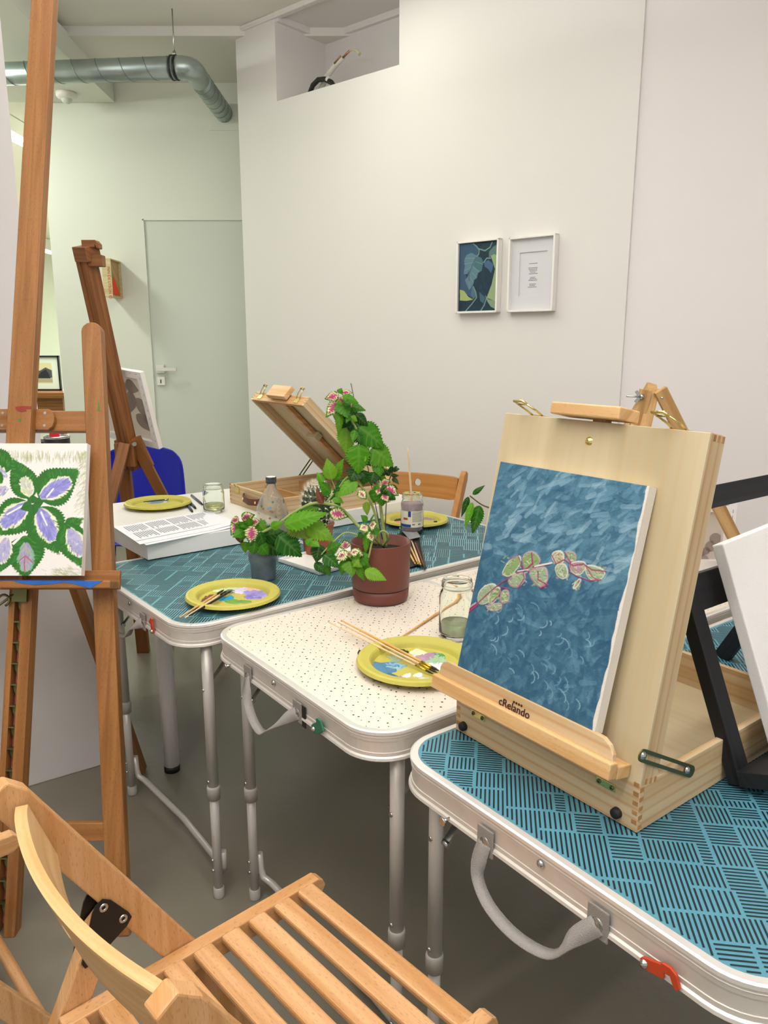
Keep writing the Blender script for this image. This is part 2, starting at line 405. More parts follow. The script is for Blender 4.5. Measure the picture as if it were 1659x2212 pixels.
# back wall with door
mb = MB()
mb.box((-2.02, 4.9, 0), (.57, 0, 0), (0, .12, 0), (0, 0, 2.80)); mb.box((-1.45, 4.9, 2.005), (1.2, 0, 0), (0, .12, 0), (0, 0, .8))
mb.box((-.58, 4.9, 0), (.6, 0, 0), (0, .12, 0), (0, 0, 2.005))
struct('wall_back', mb, M_wallback)
mb = MB(); mb.box((-1.45, 4.908, .005), (.87, 0, 0), (0, .04, 0), (0, 0, 2.0)); door = struct('door_1', mb, M_door)
mb = MB(); mb.box((-1.455, 4.8985, 0), (.008, 0, 0), (0, .02, 0), (0, 0, 2.012)); mb.box((-1.455, 4.8985, 2.002), (.9, 0, 0), (0, .02, 0), (0, 0, .006)); struct('trim_3', mb, M_wallback)
mb = MB()
mb.box((-1.427, 4.892, 1.095), (.052, 0, 0), (0, .016, 0), (0, 0, .052)); mb.cyl((-1.40, 4.893, 1.12), (-1.40, 4.85, 1.12), .011)
mb.box((-1.412, 4.842, 1.110), (.125, 0, 0), (0, .014, 0), (0, 0, .020)); mb.build('door_handle', M_alu_rim, door, .002)
mb = MB(); mb.box((-1.425, 4.892, 1.02), (.05, 0, 0), (0, .016, 0), (0, 0, .052)); kp = mb.build('keyhole_plate', M_framew, door, .002)
mb = MB(); mb.box((-1.4035, 4.8905, 1.033), (.006, 0, 0), (0, .004, 0), (0, 0, .024)); mb.build('keyhole', M_black, kp)
# left partition and corridor
mb = MB(); mb.box((-1.298, 2.9, 0), (-5, .6, 0), (-.055, .1, 0), (0, 0, TOP)); struct('wall_left', mb, mat('wall_plaster_left', '#e6e2e1', .85, bump=.2, bscale=45, spec=.2))
mb = MB(); mb.box((-2.02, 5.02, 0), (-1.45, 7.98, 0), (.1, .02, 0), (0, 0, 2.80)); struct('wall_corridor_right', mb, M_wallback)
mb = MB(); mb.box((-8, 13, 0), (10, 0, 0), (0, .1, 0), (0, 0, 2.8)); struct('wall_corridor_end', mb, M_wallback)
mb = MB(); mb.box((-6.4, 3.4, 0), (-1.0, 9.6, 0), (-.1, 0, 0), (0, 0, 2.8)); struct('wall_corridor_left', mb, M_wallback)
# beam under the ceiling
mb = MB(); mb.box((-2.8, 3.3, 2.65), (1.27, 0, 0), (-.04, 1.59, 0), (0, 0, .12)); struct('trim_4', mb, M_wallback)
# wooden low plinth the can stands on
bd = (V((-1.052, 2.044, 0)) - V((-.817, 2.205, 0))).normalized(); bn = V((bd.y, -bd.x, 0)); bn = -bn if bn.y < 0 else bn
mb = MB(); mb.box(V((-.817, 2.205, 0)), bd*.85, bn*.42, K*.86)
tag(mb.build('plinth', M_board, None, .003), 'large white plinth on the grey floor behind the flower painting easel', 'plinth')

# ceiling fittings
dt = thing('motion_detector', 'small round white motion detector under the ceiling beam', 'sensor', (-1.78, 4.713, 2.65))
mb = MB(); mb.lathe([(0, 0), (.056, 0), (.056, -.018), (.048, -.03), (.03, -.034)], (-1.78, 4.713, 2.65)); mb.build('housing', M_framew, dt)
mb = MB(); mb.lathe([(.03, -.033), (.027, -.046), (.015, -.056), (0, -.059)], (-1.78, 4.713, 2.65)); mb.build('lens', mat('sensor_lens', '#d5d8cc', .3), dt)

# spiral duct
DR = .05
dz = 2.55
pA = V((R(-60, 140, 4.1).x, 4.1, dz)); pB = V((R(378, 141, 4.0).x, 4.0, dz)); pEnd = V((-.935, 4.88, 2.59))
duct = thing('spiral_duct', 'galvanised spiral ventilation duct running to the back wall', 'duct', pB)
mb = MB(); mb.tube([pA, pB], DR, 28); mb.build('straight_pipe', M_duct, duct)
mb = MB()
Ld = (pB-pA).length; ax = (pB-pA).normalized(); s1 = K.cross(ax).normalized(); s2 = ax.cross(s1)
path = []; turns = Ld/.118
for i in range(int(turns*24)+1):
    a = i/24*2*math.pi; path.append(pA + ax*(i/24*.118) + s1*(math.cos(a)*DR) + s2*(math.sin(a)*DR))
mb.tube(path, .0022, 5); mb.build('spiral_seam', M_ductd, duct)
pC = pB + ax*.02; q3 = V((R(430, 168, 4.2).x, 4.2, dz+.012)); dirE = (pEnd - q3).normalized()
q0 = pB + ax*.02; el = []
for i in range(11):
    t = i/10; c1 = q0 + ax*.075; c2 = q3 - dirE*.085
    el.append(q0*(1-t)**3 + c1*3*t*(1-t)**2 + c2*3*t*t*(1-t) + q3*t**3)
mb = MB(); mb.tube([pB] + el, DR*1.02, 28); mb.build('elbow', M_duct, duct)
mb = MB(); mb.tube([q3, pEnd + dirE*.05], DR, 28); mb.build('wall_pipe', M_duct, duct)
mb = MB(); ax2 = (pEnd-q3).normalized(); s1 = K.cross(ax2).normalized(); s2 = ax2.cross(s1); L2 = (pEnd-q3).length; path = []
for i in range(int(L2/.1*24)+1):
    a = i/24*2*math.pi; path.append(q3 + ax2*(i/24*.1) + s1*(math.cos(a)*DR) + s2*(math.sin(a)*DR))
mb.tube(path, .0022, 5); mb.build('spiral_seam', M_ductd, duct)
mb = MB()
for k in (-.012, .008):
    for dd in (0,):
        mb.lathe([(DR+.001, k-.004), (DR+.005, k-.004), (DR+.005, k+.004), (DR+.001, k+.004)], pB, ax, 28)
mb.build('clamp', M_black, duct)
mb = MB(); mb.cyl(pB + K*DR, V((pB.x, pB.y, 2.80)), .003, 8); mb.cyl(pB + K*(DR+.0), pB + K*(DR+.02), .008, 8); mb.build('hanger_rod', M_steel, duct)
mb = MB(); mb.box((pEnd.x-.09, 4.893, pEnd.z-.09), (.18, 0, 0), (0, .01, 0), (0, 0, .18)); mb.build('wall_plate', M_wallback, duct)

# pipe end in the recess
rb = PW0 + PWd*1.0 + PWn*.25
ps = thing('pipe_stub', 'cut insulated copper pipes with a dark hose lying in the wall recess', 'pipe', rb + K*2.42)
def RN(px, py, nn=.12):
    r = ray(px, py); t = (PWn.dot(PW0) + nn)/PWn.dot(r); return CAM + r*t
mb = MB(); mb.tube([RN(690, 200, .16), RN(706, 165, .16), RN(725, 140, .16), RN(741, 123, .16)], .013, 12); mb.build('insulation_sleeve', M_pvc, ps)
mb = MB(); mb.cyl(RN(741, 124, .155), RN(755, 110, .155), .005, 8); mb.cyl(RN(722, 137, .145), RN(736, 121, .145), .004, 8); mb.build('copper_pipe', M_copper, ps)
mb = MB(); mb.tube([RN(755, 111, .155), RN(762, 107, .155), RN(770, 109, .155), RN(777, 117, .155)], .004, 8, radii=[.004, .003, .006, .009]); mb.build('pipe_tip', mat('old_tape', '#cfc9a8', .8), ps)
mb = MB(); mb.tube([RN(668, 205, .12), RN(676, 184, .12), RN(688, 172, .12), RN(702, 171, .12), RN(716, 178, .12), RN(726, 195, .12)], .012, 12); mb.build('hose', M_hose, ps)
mb = MB(); mb.tube([RN(707, 171, .12), RN(711, 173.5, .12)], .0135, 12); mb.build('hose_band', M_framew, ps)

# framed pictures on the picture wall
def WP(a, z, n=0): return PW0 + PWd*a + K*z - PWn*n
fpl = Plane(PW0, -PWd, K)     # u = -a ; N faces the room
def wall_frame(name, label, u0, u1, z0, z1, dep):
    t = thing(name, label, 'picture', fpl.at((u0+u1)/2, z0, .001))
    mb = MB(); w = .008
    for (a, b, c, d) in ((u0, u1, z1-w, z1), (u0, u1, z0, z0+w), (u0, u0+w, z0, z1), (u1-w, u1, z0, z1)):
        mb.box(fpl.at(a, c, .0015), fpl.X*(b-a), K*(d-c), fpl.N*dep)
    mb.build('frame', M_framew, t, .001)
    return t
f1 = wall_frame('framed_painting', 'small white framed painting of pale leaves on dark blue', -.128, .074, 1.400, 1.684, .03)
f2 = wall_frame('framed_poem', 'white framed sheet with a short centred printed text', .12, .322, 1.399, 1.68, .03)
mb = MB(); mb.box(fpl.at(.128, 1.407, .003), fpl.X*.186, K*.265, fpl.N*.008)
# mat board with window
ml = mat('mount_card', '#d3d3d6', .7); mb.build('backing_sheet', ml, f2)
mb = MB()
a0, a1, b0, b1 = .163, .283, 1.458, 1.622
for (a, b, c, d) in ((.128, a0, 1.407, 1.672), (a1, .314, 1.407, 1.672), (a0, a1, b1, 1.672), (a0, a1, 1.407, b0)):
    mb.box(fpl.at(a, c, .011), fpl.X*(b-a), K*(d-c), fpl.N*.004)
mb.build('mount', ml, f2)
for i, (tx, zz) in enumerate([('herbstblatt', 1.578), ('blaettern und sehen', 1.563), ('wie das Licht', 1.557), ('durch die Adern', 1.551), ('leise geht', 1.545), ('und wieder', 1.539), ('und still', 1.524), ('sammelt sich', 1.518), ('das Gruen im Blatt', 1.512), ('Tag um Tag', 1.497), ('im Fenster', 1.491), ('mit dem Winde', 1.485)]):
    pass
mb = MB()
for zz, w in [(1.578, .036), (1.5625, .043), (1.557, .038), (1.5515, .032), (1.546, .024), (1.5405, .036), (1.527, .024), (1.5215, .028), (1.516, .037), (1.502, .028), (1.4965, .026), (1.491, .042)]:
    x = .222 - w/2
    while x < .222 + w/2 - .002:
        ww = random.uniform(.002, .006); mb.box(fpl.at(x, zz, .0112), fpl.X*ww, K*.0022, fpl.N*.0003); x += ww + .0014
mb.build('printed_text', M_print, f2)

# ------------------------------------------------------------------ painter: colour per vertex on a fine grid
class Paint:
    def __init__(s, nx, ny, base): s.nx = nx; s.ny = ny; s.c = np.zeros((ny, nx, 3)); s.c[:] = lin(base); s.h = np.zeros((ny, nx))
    def _win(s, x0, x1, y0, y1):
        return max(0, int(x0)), min(s.nx, int(x1)+2), max(0, int(y0)), min(s.ny, int(y1)+2)
    def cap(s, x0, y0, x1, y1, r, col, a=1, h=0, bristle=0):
        a0, a1, b0, b1 = s._win(min(x0, x1)-r, max(x0, x1)+r, min(y0, y1)-r, max(y0, y1)+r)
        if a1 <= a0 or b1 <= b0: return
        X, Y = np.meshgrid(np.arange(a0, a1), np.arange(b0, b1)); dx, dy = x1-x0, y1-y0; L = dx*dx+dy*dy+1e-9
        t = np.clip(((X-x0)*dx+(Y-y0)*dy)/L, 0, 1); px, py = X-x0-t*dx, Y-y0-t*dy; d = np.hypot(px, py)
        m = np.clip((r-d)/max(.8, r*.25), 0, 1)*a
        if bristle:
            sd = (px*dy-py*dx)/math.sqrt(L); m = m*(1-bristle*(.5+.5*np.sin(sd*3.1+x0*1.7)))*np.where(t > .55, 1-(t-.55)*bristle, 1)
        col = np.array(lin(col) if isinstance(col, str) else col)
        s.c[b0:b1, a0:a1] = s.c[b0:b1, a0:a1]*(1-m[..., None]) + col*m[..., None]
        if h:
            e = (d/max(r, 1)); s.h[b0:b1, a0:a1] = np.maximum(s.h[b0:b1, a0:a1]*(1-m*.6), h*m*(.5+.9*e*e))
    def line(s, pts, r, col, a=1, h=0, r1=None):
        for i in range(len(pts)-1):
            rr = r if r1 is None else r+(r1-r)*i/(len(pts)-1); s.cap(*pts[i], *pts[i+1], rr, col, a, h)
    def poly(s, pts, col, a=1, h=0, soft=0, f=None):
        xs = [p[0] for p in pts]; ys = [p[1] for p in pts]
        a0, a1, b0, b1 = s._win(min(xs)-1, max(xs)+1, min(ys)-1, max(ys)+1)
        if a1 <= a0 or b1 <= b0: return
        X, Y = np.meshgrid(np.arange(a0, a1).astype(float), np.arange(b0, b1).astype(float)); ins = np.zeros(X.shape, bool)
        n = len(pts)
        for i in range(n):
            (xa, ya), (xb, yb) = pts[i], pts[(i+1) % n]
            if ya == yb: continue
            c = ((ya > Y) != (yb > Y)) & (X < (xb-xa)*(Y-ya)/(yb-ya)+xa); ins ^= c
        m = ins.astype(float)*a
        col = np.array(lin(col) if isinstance(col, str) else col)
        s.c[b0:b1, a0:a1] = s.c[b0:b1, a0:a1]*(1-m[..., None]) + col*m[..., None]
        if h: s.h[b0:b1, a0:a1] = np.where(ins, h, s.h[b0:b1, a0:a1])
def leafpoly(bx, by, tx, ty, w, ser=0, n=22, fat=.42):
    dx, dy = tx-bx, ty-by; L = math.hypot(dx, dy); ux, uy = dx/L, dy/L; nx_, ny_ = -uy, ux; pts = []
    for sd in (1, -1):
        rng_ = range(n+1) if sd == 1 else range(n-1, 0, -1)
        for i in rng_:
            t = i/n; ww = w*math.sin(math.pi*t**.72)**.85*(1-.25*t**3) if 0 < t < 1 else 0
            if ser and i % 2: ww *= 1-ser
            tt = t + (ser*.12 if (ser and i % 2 == 0 and 0 < i < n) else 0)
            pts.append((bx+ux*L*tt+nx_*ww*sd, by+uy*L*tt+ny_*ww*sd))
    return pts
def painted_mb(p, pl, w, h, dep, side='#ece8e4', hs=.001, wrap=None):
    # front grid at n=0, box sides going back to n=-dep
    mb = MB(); cols = []
    ny, nx = p.ny, p.nx
    X = np.linspace(0, w, nx); Y = np.linspace(h, 0, ny)
    hh = p.h.copy(); hh[0, :] = hh[-1, :] = 0; hh[:, 0] = hh[:, -1] = 0
    base = [tuple(pl.at(0, 0, 0)), pl.X, pl.Y, pl.N]
    O = np.array(pl.O); pts = O + X[None, :, None]*np.array(pl.X) + Y[:, None, None]*np.array(pl.Y) + (hh*hs)[..., None]*np.array(pl.N)
    mb.v = [tuple(q) for q in pts.reshape(-1, 3)]
    cols = np.concatenate([p.c.reshape(-1, 3), np.ones((nx*ny, 1))], 1)
    idx = np.arange(nx*ny).reshape(ny, nx)
    q = np.stack([idx[1:, :-1], idx[1:, 1:], idx[:-1, 1:], idx[:-1, :-1]], -1).reshape(-1, 4)
    mb.f = [tuple(int(i) for i in r) for r in q]; mb.m = [0]*len(mb.f); mb.sm = [True]*len(mb.f); mb.uv = [[(0, 0)]*4]*len(mb.f)
    if dep:
        sc = (*lin(side), 1); ex = []
        def ring(n, ins=0): return [len(mb.v)+i for i in range(4)], [pl.at(ins, ins, n), pl.at(w-ins, ins, n), pl.at(w-ins, h-ins, n), pl.at(ins, h-ins, n)]
        r0, c0 = ring(-.0002); mb.v += [tuple(c) for c in c0]; r1, c1 = ring(-dep); mb.v += [tuple(c) for c in c1]
        for i in range(4):
            j = (i+1) % 4; mb.face((r0[j], r0[i], r1[i], r1[j]))
        mb.face(r1[::-1]); ex = [sc]*8
        cols = np.concatenate([cols, np.array(ex)], 0)
    mb.col = cols
    return mb
def quad_map(pl, w, h, nx, ny):
    def f(px, py):
        u, v = pl.hit(px, py); return u/w*(nx-1), (1-v/h)*(ny-1)
    return f

# leaf painting on the wall
fp = Plane(fpl.at(-.119, 1.409, .022), -PWd, K); w_, h_ = .184, .266
nx, ny = 150, 216; p = Paint(nx, ny, '#14303f'); mq = quad_map(fp, w_, h_, nx, ny)
def Z(x, y): return mq(950 + x/5.53, 480 + y/5.53)
def pz(pts, col, **k): p.poly([Z(*q) for q in pts], col, **k)
def lz(pts, r, col, **k): p.line([Z(*q) for q in pts], r, col, **k)
for i in range(130):
    x, y = random.random()*nx, random.random()*ny; p.cap(x, y, x+random.uniform(-8, 8), y+random.uniform(4, 22), 4, random.choice(['#16344a', '#10293a', '#1a3a52', '#122c38']), .5)
pz([(240, 260), (400, 250), (460, 330), (440, 420), (330, 460), (300, 620), (400, 760), (380, 900), (240, 800)], '#35536e')
pz([(520, 250), (600, 250), (700, 240), (690, 350), (560, 360), (480, 330)], '#173a40')
pz([(585, 420), (590, 350), (640, 290), (700, 260), (700, 420), (640, 410)], '#58746e')
pz([(610, 400), (650, 380), (690, 400), (690, 800), (670, 950), (560, 900), (620, 740), (660, 560)], '#8fa57a')
pz([(240, 805), (290, 820), (340, 890), (400, 925), (320, 940), (240, 935)], '#9aac6c')
pz([(540, 870), (580, 920), (670, 945), (670, 1040), (610, 1010), (570, 950)], '#7d9478')
pz([(530, 480), (580, 450), (640, 500), (630, 560), (610, 610), (580, 560), (535, 530)], '#3f5f80')
pz([(470, 830), (500, 860), (545, 900), (520, 970), (480, 940)], '#3d5e70'); pz([(385, 770), (430, 820), (440, 880), (400, 920), (370, 870)], '#48687a')
pz([(440, 400), (380, 365), (320, 390), (290, 460), (300, 520), (285, 620), (330, 620), (360, 560), (330, 660), (300, 690), (350, 815), (400, 740), (410, 690), (440, 670), (460, 600), (500, 580), (520, 480), (500, 430)], '#587a86')
pz([(440, 410), (490, 420), (522, 480), (495, 585), (440, 560), (400, 520)], '#426b72')
for a_, b_ in [((430, 430), (300, 430)), ((410, 480), (290, 500)), ((390, 530), (290, 580)), ((430, 470), (510, 500)), ((400, 530), (470, 600)), ((380, 600), (440, 660)), ((350, 640), (400, 720)), ((345, 680), (360, 790))]:
    lz([a_, b_], 1.1, '#86a3a4', a=.6)
lz([(450, 380), (400, 490), (350, 620), (350, 700)], 1.6, '#3d4a66')
for c in ([(400, 255), (440, 290), (470, 330), (465, 380), (440, 410)], [(470, 320), (540, 340), (600, 300), (625, 240)], [(310, 1060), (380, 980), (440, 900), (430, 840), (400, 770)], [(490, 1055), (530, 990), (560, 900)], [(525, 480), (560, 430), (610, 430)]): lz(c, 2.2, '#6f8f90')
painted_mb(p, fp, w_, h_, .018, '#0f2028', hs=0).build('painted_panel', M_col, f1)

# wooden wall box with triangle
xw = R(263, 600, 4.9).x; Yf_ = 4.717; xf = R(222, 600, Yf_).x; zt_, zb_ = R(240, 558, Yf_).z, R(245, 641, Yf_).z
wb = thing('wooden_wall_box', 'shallow pale wooden box on the back wall with an orange triangle in its open side', 'wall box', (xw, 4.9, zb_))
hz, th_ = zt_ - zb_, .007
mb = MB(); mb.box((xf, Yf_, zb_), (xw-xf, 0, 0), (0, th_, 0), (0, 0, hz)); mb.box((xf, 4.899-th_, zb_), (xw-xf, 0, 0), (0, th_, 0), (0, 0, hz))
mb.box((xf, Yf_+th_, zb_), (xw-xf, 0, 0), (0, 4.899-Yf_-2*th_, 0), (0, 0, th_)); mb.box((xf, Yf_+th_, zt_-th_), (xw-xf, 0, 0), (0, 4.899-Yf_-2*th_, 0), (0, 0, th_))
mb.build('box_sides', M_boxw, wb)
mb = MB(); mb.box((xw-.026, Yf_+th_, zb_+th_), (.012, 0, 0), (0, 4.899-Yf_-2*th_, 0), (0, 0, hz-2*th_)); mb.build('box_panel', M_boxi, wb)
tp = Plane((xw-.0139, Yf_, zb_), (0, 1, 0), K)
mb = MB(); mb.prism([(.016, .016), (.166, .016), (.070, .125)], tp, 0, .001); mb.build('orange_triangle', M_orange, wb)
mb = MB(); mb.cyl(tp.at(.035, .178, .0003), tp.at(.035, .178, .0012), .006); mb.build('hole', M_ink, wb)
text_part('red_lettering', 'INN DE LYSON ID', .023, Plane((xf+.030, Yf_-.0004, zt_-.045), (0, 0, -1), (1, 0, 0)), 0, 0, .0004, M_redink, wb)

# corridor: fluorescent tubes, desk and framed print
for (y0, yl, xx, lb) in ((5.1, 1.2, None, 'bright fluorescent tube on the corridor ceiling nearer the room'), (11.2, 1.2, None, 'bright fluorescent tube far down the corridor')):
    px = (38, 305) if y0 < 8 else (104, 545)
    a = R(px[0], px[1], y0 + yl/2)
    t = thing('fluorescent_lamp', lb, 'lamp', (a.x, a.y, a.z))
    mb = MB(); mb.cyl((a.x+.03, a.y+yl/2, a.z), (a.x-.03, a.y-yl/2, a.z), .018, 10); mb.build('tube', M_fluo, t)
    mb = MB(); mb.box((a.x-.05, a.y-yl/2, a.z+.022), (.1, 0, 0), (0, yl, 0), (0, 0, max(.03, 2.75-a.z-.022))); mb.build('lamp_housing', M_framew, t)
D0 = R(145, 848, 6.6)
desk = thing('wooden_desk', 'brown wooden desk in the corridor carrying a framed print', 'desk', (D0.x-.4, 6.6, 0))
mb = MB(); mb.box((D0.x-.9, 6.6, D0.z-.05), (.9, 0, 0), (0, .5, 0), (0, 0, .05)); mb.build('desk_top', M_dark, desk, .004)
mb = MB(); mb.box((D0.x-.82, 6.64, D0.z-.17), (.76, 0, 0), (0, .42, 0), (0, 0, .12)); mb.build('apron', M_dark, desk)
for ix in (D0.x-.82, D0.x-.14):
    for iy in (6.64, 7.0):
        mb = MB(); mb.box((ix, iy, 0), (.07, 0, 0), (0, .07, 0), (0, 0, D0.z-.17)); mb.build('leg', M_dark, desk)
fa = R(126, 768, 6.85); fb = R(70, 846, 6.85); zt = fa.z
fr = thing('framed_print', 'black framed print of a dark hill leaning on the corridor desk', 'picture', (fa.x-.15, 6.85, D0.z))
fz0 = D0.z; fh = zt - fz0; fw = .34
cp = Plane((fa.x-fw, 6.85, fz0), (1, 0, 0), K)
mb = MB()
for (a, b, c, d) in ((0, fw, fh-.015, fh), (0, fw, 0, .015), (0, .015, 0, fh), (fw-.015, fw, 0, fh)): mb.box(cp.at(a, c, 0), (b-a, 0, 0), (0, 0, d-c), (0, .025, 0))
mb.build('frame', M_black2, fr)
p = Paint(70, 64, '#d5ddd2'); p.poly([(14, 12), (56, 12), (56, 52), (14, 52)], '#cfc7a0'); p.poly([(16, 34), (26, 27), (34, 26), (44, 20), (56, 26), (56, 40), (16, 42)], '#4a5150'); p.poly([(24, 42), (34, 30), (44, 24), (50, 34), (52, 42)], '#23282c'); p.poly([(14, 42), (56, 42), (56, 50), (14, 50)], '#a59e82')
painted_mb(p, Plane((fa.x-fw+.012, 6.862, fz0+.012), (1, 0, 0), K), fw-.024, fh-.024, .01, hs=0).build('print', M_col, fr)
mb = MB(); mb.box((D0.x-.42, 6.35, 0), (.42, 0, 0), (0, .2, 0), (0, 0, .48)); tag(mb.build('storage_box', M_black, None, .004), 'black box on the floor in front of the brown corridor desk', 'box')

# ------------------------------------------------------------------ folding tables
def rrect(x0, y0, x1, y1, r, n=10):
    pts = []
    for cx, cy, a0 in ((x1-r, y1-r, 0), (x0+r, y1-r, 90), (x0+r, y0+r, 180), (x1-r, y0+r, 270)):
        for i in range(n+1):
            a = math.radians(a0 + 90*i/n); pts.append((cx + r*math.cos(a), cy + r*math.sin(a)))
    return pts
def sweep_rect(mb, T, x0, y0, x1, y1, r, prof, segm=None):
    # prof: (outward offset, z) closed profile swept round a rounded rectangle
    rings = []
    for off, z in prof:
        rings.append([mb.vert(T(x, y, z)) for x, y in rrect(x0-off, y0-off, x1+off, y1+off, max(r+off, .002))])
    n = len(rings[0])
    for i in range(len(prof)):
        j = (i+1) % len(prof)
        for k in range(n):
            k2 = (k+1) % n
            mb.face((rings[i][k], rings[i][k2], rings[j][k2], rings[j][k]), None, segm[i] if segm else 0, False)
def parquet(T, zt, L, W, r, sp, lw, cell, seed, fills):
    rs = random.Random(seed); ml = MB(); c45 = math.sqrt(.5)
    def inside(x, y, mrg=.013):
        if not (mrg < x < L-mrg and mrg < y < W-mrg): return False
        cx = min(max(x, r), L-r); cy = min(max(y, r), W-r); return math.hypot(x-cx, y-cy) < r-mrg
    def seg(u0, v0, u1, v1, w, m, z):
        def xy(u, v): return ((u-v)*c45, (u+v)*c45)
        if u0 == u1: q = [(u0-w/2, v0), (u0+w/2, v0), (u0+w/2, v1), (u0-w/2, v1)]
        else: q = [(u0, v0-w/2), (u1, v0-w/2), (u1, v0+w/2), (u0, v0+w/2)]
        q = [xy(*a) for a in q]
        if not all(inside(*a) for a in q):
            if max(abs(u1-u0), abs(v1-v0)) < .008: return
            um, vm = (u0+u1)/2, (v0+v1)/2
            seg(u0, v0, um, vm, w, m, z); seg(um, vm, u1, v1, w, m, z); return
        if not (inside(*q[0]) and inside(*q[2])): return
        b = [ml.vert(T(x, y, zt+z)) for x, y in q]; ml.face(b, None, m)
    n = int((L+W)/c45/cell)+3
    used = set()
    for i in range(-n, n):
        for j in range(-n, n):
            if (i, j) in used: continue
            u, v = i*cell, j*cell; x, y = (u-v)*c45, (u+v)*c45
            if x < -.1 or y < -.1 or x > L+.1 or y > W+.1: continue
            o = (i + j) % 2 if rs.random() < .72 else rs.randint(0, 1)
            a = cell; b = cell
            q = rs.random()
            if o == 0 and q < .45 and (i+1, j) not in used: used.add((i+1, j)); a = 2*cell
            elif o == 1 and q < .45 and (i, j+1) not in used: used.add((i, j+1)); b = 2*cell
            g = sp*.55
            if fills and rs.random() < fills:
                seg(u+g*.5, v+b/2, u+a-g*.5, v+b/2, b-g, 1, .00025)
            if o == 0:
                k = int(round(b/sp)); cut = rs.random() < .22
                for t in range(k):
                    vv = v + (t+.5)*b/k; aa = a if not cut else a*.45
                    seg(u+g, vv, u+aa-g*.6, vv, lw, 0, .0004)
                if cut:
                    k2 = max(2, int(round(a*.55/sp)))
                    for t in range(k2):
                        uu = u + a*.45 + (t+.6)*a*.55/k2; seg(uu, v+g, uu, v+b-g*.6, lw, 0, .0004)
            else:
                k = int(round(a/sp)); cut = rs.random() < .22
                for t in range(k):
                    uu = u + (t+.5)*a/k; bb = b if not cut else b*.45
                    seg(uu, v+g, uu, v+bb-g*.6, lw, 0, .0004)
                if cut:
                    k2 = max(2, int(round(b*.55/sp)))
                    for t in range(k2):
                        vv = v + b*.45 + (t+.6)*b*.55/k2; seg(u+g, vv, u+a-g*.6, vv, lw, 0, .0004)
    return ml
